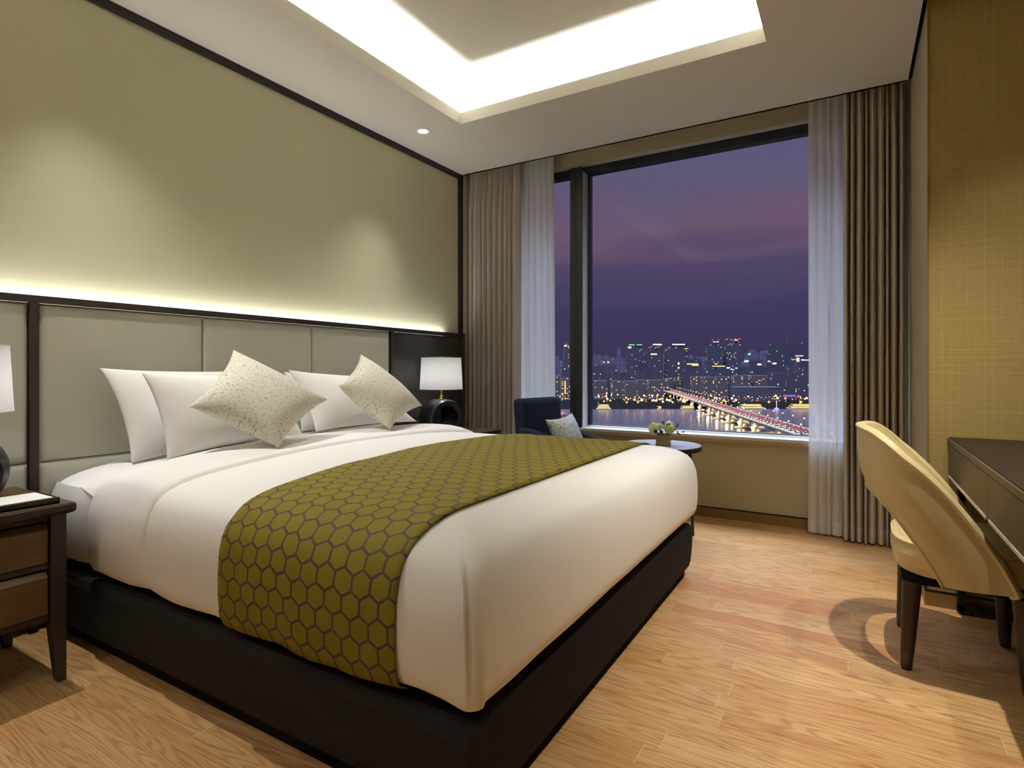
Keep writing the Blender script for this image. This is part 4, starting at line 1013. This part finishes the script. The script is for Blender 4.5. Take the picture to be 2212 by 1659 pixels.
building('unfinished_building', M['dark'], 'unlit building under construction with floodlights on its roof', [(1291, 1332, 788)], 1330, extras=[('floodlight', 1304, 1306, 781.6, 783.6, 'glow_warm'), ('floodlight', 1312.5, 1315.5, 781, 783.8, 'glow_warm')])
building('office_block', M['office'], 'low office block with two long rows of lit windows', [(1483, 1517, 780), (1484, 1512, 776)], 1260, extras=[('lit_floor', 1484, 1508, 785.5, 787.2, 'glow_warm'), ('lit_floor', 1495, 1509, 788.6, 790, 'glow_warm')])
building('office_block', M['office'], 'terraced office block with lit steps at the foot of the stepped tower', [(1540, 1576, 798), (1541, 1568, 788), (1544, 1558, 783)], 1250, extras=[('lit_floor', 1545, 1550, 785.6, 786.8, 'glow_warm'), ('lit_floor', 1540, 1566, 790.3, 791.7, 'glow_warm'), ('lit_floor', 1555, 1561, 795.2, 796.4, 'glow_warm'), ('lit_floor', 1559, 1567, 797.8, 799, 'glow_warm')])
building('office_block', M['office'], 'plain dark block between the bright floodlights', [(1626, 1648, 778)], 1300)
building('office_block', M['office'], 'wide dark hall below the bright floodlights', [(1605, 1690, 792)], 1260)
building('broadcast_tower', M['dark'], 'pale mast with a bright blue white head near the right curtain', [(1721.5, 1726.5, 782)], 1300, cat='tower', extras=[('mast_light', 1722, 1726.5, 773, 781, 'glow_white')])
building('office_block', M['office'], 'dark block with thin lit roof lines beside the pale mast', [(1711, 1736, 770)], 1370, extras=[('roof_strip', 1719, 1735, 768, 769.6, 'glow_pale'), ('roof_strip', 1711, 1722, 776, 777, 'glow_amber'), ('roof_strip', 1731, 1750, 777, 778.6, 'glow_pale')])
# floodlights above the dark hall
for px, py, w in ((1612.5, 780.3, 10), (1640.5, 787.2, 10), (1661, 780.6, 6), (1673, 785.2, 9), (1572.5, 794.6, 7), (1590.5, 795.2, 5), (1580, 797.4, 4), (1584, 799, 3.5), (1733.5, 777.6, 6)):
    c = far_at(px, 1225, ray_z(px, py, 1225)); b = MB().sphere(c, w / FOC * 1225 / 2.2, 12, 8, 0, 1, .4, .42)
    b.tube([(c.x, c.y, ZR + 5), (c.x, c.y, c.z - .3)], .5, 6, 1)
    tag(b.build('floodlight', [M['glow_white'], M['dark']], origin=tuple(c)), 'bright white floodlight on a tall mast between the skyline towers', 'floodlight', 'stadium floodlights')
# hazy skyline far behind
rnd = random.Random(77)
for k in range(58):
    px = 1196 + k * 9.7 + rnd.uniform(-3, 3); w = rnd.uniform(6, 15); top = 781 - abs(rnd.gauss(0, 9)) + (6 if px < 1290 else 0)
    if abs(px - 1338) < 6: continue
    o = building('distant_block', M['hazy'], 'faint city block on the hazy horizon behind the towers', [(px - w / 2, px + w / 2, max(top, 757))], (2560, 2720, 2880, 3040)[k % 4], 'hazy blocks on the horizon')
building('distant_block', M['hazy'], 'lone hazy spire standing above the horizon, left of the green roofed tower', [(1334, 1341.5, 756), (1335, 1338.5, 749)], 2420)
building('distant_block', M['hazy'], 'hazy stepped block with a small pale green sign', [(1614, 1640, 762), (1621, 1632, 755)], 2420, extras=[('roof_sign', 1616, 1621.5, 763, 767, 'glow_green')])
# mid rise blocks between the towers and the river
rnd = random.Random(31)
for k in range(34):
    px = 1200 + k * 16.4 + rnd.uniform(-4, 4); w = rnd.uniform(9, 20)
    if 1422 < px < 1492: continue
    building('mid_rise_block', M['tower'] if k % 3 else M['office'], 'dim mid rise block in front of the towers', [(px - w / 2, px + w / 2, rnd.uniform(791, 806))], (1130, 1160, 1190)[k % 3], 'mid rise blocks below the towers')
# riverside apartment slabs
FL = [(1196, 1215, 812, 'apartment slab behind the left sheer curtain edge'), (1213, 1240, 817, 'apartment slab with a bright amber stairwell in the narrow left pane'), (1285, 1312, 822, 'apartment slab nearest the window post in the wide pane'), (1322, 1346, 823, 'second apartment slab from the window post'), (1350, 1374, 823, 'apartment slab below the green roofed tower'),
      (1376, 1400, 821, 'apartment slab left of the brightest amber one'), (1402, 1431, 821, 'amber lit apartment slab below the stepped tower with pale crown'), (1434, 1455, 818, 'dim apartment slab above the far end of the bridge'), (1459, 1483, 816, 'apartment slab directly over the bridge head'), (1496, 1518, 813, 'apartment slab right of the bridge head'),
      (1521, 1546, 814, 'apartment slab below the low office block'), (1549, 1573, 813, 'apartment slab below the terraced offices'), (1589, 1622, 811, 'wide well lit apartment slab below the tallest tower'), (1628, 1666, 811, 'widest well lit apartment slab'), (1668, 1698, 806, 'dark apartment slab below the unlit office block'), (1702, 1724, 804, 'dark apartment slab beside the pale mast'), (1727, 1752, 803, 'dark apartment slab next to the right sheer curtain')]
for x0, x1, y, lb in FL:
    d = 1010 + (x0 % 3) * 32
    if 1430 < x0 < 1490: d = 1300
    ex = [('lit_stair', x0 + 6.5, x0 + 9, y + 6, y + 34, 'glow_amber')] if x0 == 1213 else []
    building('apartment_slab', M['flat'] if x0 < 1660 else M['tower'], lb, [(x0, x1, y)], d, 'riverside apartment slabs', extras=ex)
building('exhibition_hall', M['dark'], 'long low hall with faint lit floor lines behind the shore lights', [(1590, 1688, 836)], 965, extras=[('lit_floor', 1660, 1686, 838, 838.4, 'glow_dim'), ])
building('tower_house', plain('red_brown_cladding', rgb(86, 52, 60), .8, .2), 'dark gabled rooftop on the near bank in the narrow left pane', [(1213, 1226, 897)], 440)
h = [o for o in bpy.data.objects if o.name.startswith('tower_house')][0]
c = far_at(1219.5, 440, 0); Mx = Matrix.Translation((c.x - h.location.x, c.y - h.location.y, -h.location.z)) @ Matrix.Rotation(YAW, 4, 'Z')
w = 13 / FOC * 440 / 2; z0, z1 = ray_z(0, 897, 440), ray_z(0, 892.5, 440)
vs = [Mx @ Vector(v) for v in ((-w, 0, z0), (w, 0, z0), (w, 14, z0), (-w, 14, z0), (-w * .2, 0, z1), (-w * .2, 14, z1))]
me = h.data; bm = bmesh.new(); bm.from_mesh(me); nv = [bm.verts.new(v) for v in vs]
for f in ((0, 1, 4), (3, 5, 2), (0, 4, 5, 3), (1, 2, 5, 4)): bm.faces.new([nv[i] for i in f])
bm.to_mesh(me); bm.free()
# tower cranes
for px, d, yb, yt, jx, jy, lb in ((1698, 1440, 742, 733, 1683, 705, 'thin crane on the roof of the unlit office block'), (1305, 1330, 788, 774, 1317, 747, 'thin crane leaning over the building under construction')):
    t = thing('crane', far_at(px, d + 8, ray_z(0, yb, d)), lb, 'crane')
    a = far_at(px, d + 8, ray_z(0, yb, d) + .015); m = far_at(px, d + 8, ray_z(0, yt, d)); j = far_at(jx, d + 8, ray_z(0, jy, d)); k = far_at(px + (px - jx) * .3, d + 8, ray_z(0, yt - 2, d))
    MB().tube([a, m], 1.0, 6).build('mast', M['dark'], t); MB().tube([m, j], [.8, .4], 6).build('jib', M['dark'], t); MB().tube([m, k], .9, 6).build('counter_jib', M['dark'], t)
# shoreline lamps
lamp_m = []
for nm, mt, r in (('w', 'glow_warm', 1.0), ('a', 'glow_amber', 1.0), ('p', 'glow_white', 1.0), ('r', 'glow_red', .8)):
    b = MB().sphere((0, 0, 0), r, 8, 6).tube([(0, 0, -7), (0, 0, -.6)], .12, 5, 1); o = b.build('shore_lamp', [M[mt], M['dark']], origin=(0, 0, 0)); lamp_m.append(o.data); bpy.data.objects.remove(o)
rnd = random.Random(9); taken = []
LB = ['warm white lamp among the crowded lights on the far riverbank', 'amber lamp among the crowded lights on the far riverbank', 'cold white lamp among the crowded lights on the far riverbank', 'small red lamp among the crowded lights on the far riverbank']
for k in range(300):
    if k < 245:
        px = rnd.uniform(1199, 1750) if k < 150 else rnd.uniform(1440, 1750); d = rnd.uniform(878, 1000); py = None
    else: px = rnd.uniform(1340, 1480); d = rnd.uniform(880, 920)
    if px > 1580: d = min(d, 955) - (6 if d > 940 else 0)
    lat = (px - CX0) / FOC * d - (238.5 + .151 * (d - 541))
    if abs(lat) < 19: px += 34 if lat > 0 else -34
    q_ = far_at(px, d, 0)
    if any((q_ - w_).length < 4.2 for w_ in taken) or (1688 < px < 1722 and d > 940): continue
    taken.append(q_)
    i = rnd.choices((0, 1, 2, 3), (55, 22, 15, 8))[0]
    o = bpy.data.objects.new('shore_lamp', lamp_m[i]); COL.objects.link(o); o.location = far_at(px, d, ZR + 5 + rnd.uniform(4, 9) + max(0, (d - 900)) * .06)
    s = rnd.choice((.45, .55, .7, .7, .9, 1.2, 1.7)); o.scale = (s, s, s)
    tag(o, LB[i], 'street lamp', 'lamps along the far riverbank' if i < 3 else 'red lamps along the far riverbank')
# riverside pavilions and the floating restaurant
def boat(name, x0, x1, yw, d, label, decks=2, mast=False, cat='boat'):
    c = far_at((x0 + x1) / 2, d, ZR); L_ = (x1 - x0) / FOC * d; t = thing(name, c, label, cat)
    Mx = Matrix.Translation(c) @ Matrix.Rotation(YAW, 4, 'Z'); hw = 4.2
    pr = [(-.5, .55), (-.44, 1), (.40, 1), (.5, .35)]
    lo = [Mx @ Vector((a * L_, q * hw * s, .05)) for s in (-1,) for a, q in pr] + [Mx @ Vector((a * L_, q * hw, .05)) for a, q in pr[::-1]]
    hi = [Mx @ Vector((a * L_ * 1.03, -q * hw * 1.1, 2.2)) for a, q in pr] + [Mx @ Vector((a * L_ * 1.03, q * hw * 1.1, 2.2)) for a, q in pr[::-1]]
    MB().quadprism(lo, hi).build('hull', M['concrete'], t)
    for k in range(decks):
        f = 1 - .14 * k; z = 2.2 + 2.6 * k
        MB().box(-.40 * L_ * f, .36 * L_ * f, -hw * .8, hw * .8, z, z + 2.3, 0, Mx).build('deck_cabin', M['dark'], t)
        MB().box(-.41 * L_ * f, .37 * L_ * f, -hw * .84, -hw * .8, z + .5, z + 1.6, 0, Mx).build('lit_windows', M['boatlight'], t)
        MB().box(-.44 * L_ * f, .40 * L_ * f, -hw * .9, hw * .9, z + 2.3, z + 2.6, 0, Mx).build('deck_roof', M['boatlight'] if k == decks - 1 else M['concrete'], t)
    if mast: MB().tube([Mx @ Vector((-.1 * L_, 0, 2.2 + 2.6 * decks)), Mx @ Vector((-.1 * L_, 0, 9 + 2.6 * decks))], .25, 6).build('mast', M['glow_warm'], t)
boat('cruise_boat', 1594, 1651, 877, 866, 'lit cruise boat moored right of the bridge')
boat('cruise_boat', 1701, 1768, 876, 868, 'lit cruise boat with a mast, half hidden by the right curtain', mast=True)
boat('floating_restaurant', 1289, 1319, 881, 858, 'yellow lit floating restaurant near the window post')
boat('ferry_pontoon', 1471, 1500, 874, 866, 'low lit pontoon beside the first bridge pier', 1, cat='pontoon')
boat('speedboat', 1421, 1428, 878, 858, 'small boat with reddish lights near the far shore', 1)
c = far_at(1677.5, 862, ZR); t = thing('harbour_beacon', c, 'slender mast with a blue lit foot standing in the river', 'beacon')
MB().lathe([(3.4, .2), (3.4, 1.4), (1.6, 2.4)], c, 16).build('blue_base', M['glow_blue'], t); MB().tube([c + Vector((0, 0, 2)), c + Vector((0, 0, 12))], .3, 6).build('mast', M['glow_warm'], t)
t = thing('neon_sign', far_at(1706, 950, ray_z(0, 856, 950)), 'small violet zigzag neon sign on the far shore', 'sign')
b = MB(); pts = []
for k in range(15): pts.append(far_at(1692 + k * 1.9, 950, ray_z(0, 853 + (4.5 if k % 2 else 0) + .6 * vnoise(k, 2), 950)))
b.tube(pts, .32, 5); b.build('neon_tube', M['glow_violet'], t); MB().tube([far_at(1694, 951, ZR + 5), far_at(1694, 951, ray_z(0, 852, 950))], .3, 5).tube([far_at(1717, 951, ZR + 5), far_at(1717, 951, ray_z(0, 852, 950))], .3, 5).build('posts', M['dark'], t)

# ------------------------------------------------------------------ the bridge
def bpt(d, off=0, z=0):
    """point along the bridge axis, d metres ahead, off metres to its right"""
    X = 238.5 + .151 * (d - 541); p = EYE + FW * d + RT * X; ax = (FW + RT * .151).normalized(); rt = Vector((ax.y, -ax.x, 0))
    return Vector((p.x, p.y, 0)) + rt * off + Vector((0, 0, z))
DK = -47.6; PIERS = [300, 356, 412, 468, 541, 593, 649, 703, 760, 828, 896, 965]
br = thing('bridge', bpt(650, 0, ZR), 'long lit road bridge crossing the river on arched spans', 'bridge')
ds = [250 + 10 * k for k in range(104)]
b = MB().grid([[bpt(d, o, z) for o, z in ((-11, DK), (-11, DK - 1.6), (11, DK - 1.6), (11, DK), (-11, DK))] for d in ds]); b.build('deck', M['asphalt'], br)
for a, c in zip(PIERS, PIERS[1:]):
    b = MB()
    for o0, o1 in ((-9.5, -8.3), (8.3, 9.5)):
        P = []
        for k in range(17):
            f = k / 16; d = lerp(a, c, f); zz = DK - 1.6 - .6 - 6.2 * (abs(2 * f - 1)) ** 2.2
            P.append([bpt(d, o0, DK - 1.6), bpt(d, o0, zz), bpt(d, o1, zz), bpt(d, o1, DK - 1.6)])
        b.grid(P)
    b.build('arch_girder', M['concrete'], br, solid=None)
for d in PIERS:
    b = MB()
    for o in (-8.9, 8.9):
        for z0, z1, r0, r1 in ((ZR, DK - 7.6, 1.9, 2.7), (DK - 7.6, DK - 6.2, 2.7, 3.3)):
            n = 14; lo = [bpt(d, o, z0) + Vector((r0 * math.cos(2 * PI * k / n), r0 * math.sin(2 * PI * k / n), 0)) for k in range(n)]; hi = [bpt(d, o, z1) + Vector((r1 * math.cos(2 * PI * k / n), r1 * math.sin(2 * PI * k / n), 0)) for k in range(n)]
            b.quadprism(lo, hi)
    b.build('pier', M['concrete'], br)
    n = 20; lo = []; hi = []
    for k in range(n):
        a = 2 * PI * k / n; lo.append(bpt(d + 4 * math.sin(a), 15 * math.cos(a), ZR)); hi.append(bpt(d + 4 * math.sin(a), 15 * math.cos(a), ZR + 1.2))
    MB().quadprism(lo, hi).build('pier_footing', M['concrete'], br)
    if d < 990:
        b = MB()
        for o in (-11.6, 6.4): b.sphere(bpt(d - 4.4, o, DK - 6.6), 1.15, 12, 8)
        b.build('pier_floodlight', M['flood'], br)
for o in (-10.8, 10.8):
    MB().grid([[bpt(d, o - .12, z) for z in (DK, DK + 1.1)] + [bpt(d, o + .12, z) for z in (DK + 1.1, DK)] for d in ds]).build('parapet', M['concrete'], br)
lm = None; k = 0
for d in range(330, 1240, 27):
    for o, s in ((-10.2, 1), (10.2, -1)):
        if lm is None:
            bb = MB().tube([(0, 0, 0), (0, 0, 8.4)], .14, 5, 1).sphere((0, 0, 8.6), .62, 8, 6, 0); q = bb.build('bridge_lamp', [M['head'], M['dark']], origin=(0, 0, 0)); lm = q.data; bpy.data.objects.remove(q)
        q = bpy.data.objects.new('bridge_lamp', lm); COL.objects.link(q); q.location = bpt(d, o, DK + .02); q.rotation_euler = (0, 0, k * .3); k += 1
        tag(q, 'lamp post on the river bridge', 'street lamp', 'lamp posts along the bridge')
rnd = random.Random(2)
cars = []
for nm, mt in (('t', 'tail'), ('h', 'head')):
    bb = MB().box(-.85, .85, -2.1, 2.1, .3, .85).box(-.75, .75, -1.2, 1.4, .85, 1.4).box(-.85, .85, -2.18, -2.1, .45, .85, 1); q = bb.build('car', [M['dark'], M[mt]], origin=(0, 0, 0)); cars.append(q.data); bpy.data.objects.remove(q)
axr = math.atan2(-(FW + RT * .151).x, (FW + RT * .151).y)
for i in range(2):
    for lane in range(3):
        d = 300 + rnd.uniform(0, 8)
        while d < 1250:
            q = bpy.data.objects.new('car', cars[i]); COL.objects.link(q); q.location = bpt(d, (2.2 + lane * 2.9) * (1 if i == 0 else -1), DK + .02); q.rotation_euler = (0, 0, axr)
            tag(q, 'car on the bridge driving away, red rear lights' if i == 0 else 'car on the bridge with its headlights facing the hotel', 'car', 'cars driving away over the bridge' if i == 0 else 'oncoming cars on the bridge')
            d += rnd.uniform(8, 16) if d < 800 else rnd.uniform(14, 30)

# ------------------------------------------------------------------ dusk sky with an added bright zenith
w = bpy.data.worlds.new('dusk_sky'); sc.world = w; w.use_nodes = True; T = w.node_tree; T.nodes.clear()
tc = T.nodes.new('ShaderNodeTexCoord'); sp = T.nodes.new('ShaderNodeSeparateXYZ'); T.links.new(tc.outputs['Generated'], sp.inputs[0])
rp = T.nodes.new('ShaderNodeValToRGB'); e = rp.color_ramp.elements
ST = [(0, (44, 40, 62)), (.02, (62, 56, 88)), (.10, (66, 60, 98)), (.17, (86, 73, 106)), (.225, (113, 89, 113)), (.28, (104, 90, 118)), (.34, (98, 92, 126)), (.42, (92, 92, 132)), (.65, (100, 112, 150)), (1, (192, 202, 212))]
while len(e) < len(ST): e.new(.5)
for q, (p, c) in zip(e, ST): q.position = p; q.color = rgb(*c)
mp = T.nodes.new('ShaderNodeMapping'); mp.inputs['Scale'].default_value = (1.6, 1.6, 9); T.links.new(tc.outputs['Generated'], mp.inputs[0])
nz = T.nodes.new('ShaderNodeTexNoise'); nz.inputs['Scale'].default_value = 2.2; nz.inputs['Detail'].default_value = 5; T.links.new(mp.outputs[0], nz.inputs['Vector'])
m1 = T.nodes.new('ShaderNodeMath'); m1.operation = 'MULTIPLY_ADD'; T.links.new(nz.outputs['Fac'], m1.inputs[0]); m1.inputs[1].default_value = .13; m1.inputs[2].default_value = -.065
m2 = T.nodes.new('ShaderNodeMath'); m2.operation = 'ADD'; T.links.new(sp.outputs['Z'], m2.inputs[0]); T.links.new(m1.outputs[0], m2.inputs[1]); T.links.new(m2.outputs[0], rp.inputs[0])
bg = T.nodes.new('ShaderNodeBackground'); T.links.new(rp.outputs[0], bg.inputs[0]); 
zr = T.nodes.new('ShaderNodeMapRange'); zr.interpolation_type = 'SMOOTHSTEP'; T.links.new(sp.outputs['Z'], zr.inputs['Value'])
for k_, v_ in (('From Min', .55), ('From Max', .92), ('To Min', .82), ('To Max', 44.0)): zr.inputs[k_].default_value = v_  # unseen overhead sky boosted beyond dusk to light sheers, sill and mullion
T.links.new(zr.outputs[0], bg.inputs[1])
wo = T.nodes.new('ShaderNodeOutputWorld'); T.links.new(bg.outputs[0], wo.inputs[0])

# ------------------------------------------------------------------ view
sc.view_settings.view_transform = 'Standard'; sc.view_settings.look = 'None'; sc.view_settings.exposure = 0.25; sc.view_settings.gamma = 1.0; sc.view_settings.use_curve_mapping = False
sc.cycles.max_bounces = 10; sc.cycles.diffuse_bounces = 6; sc.cycles.glossy_bounces = 4; sc.cycles.transparent_max_bounces = 16; sc.cycles.sample_clamp_indirect = 6.0; sc.cycles.caustics_reflective = False; sc.cycles.caustics_refractive = False
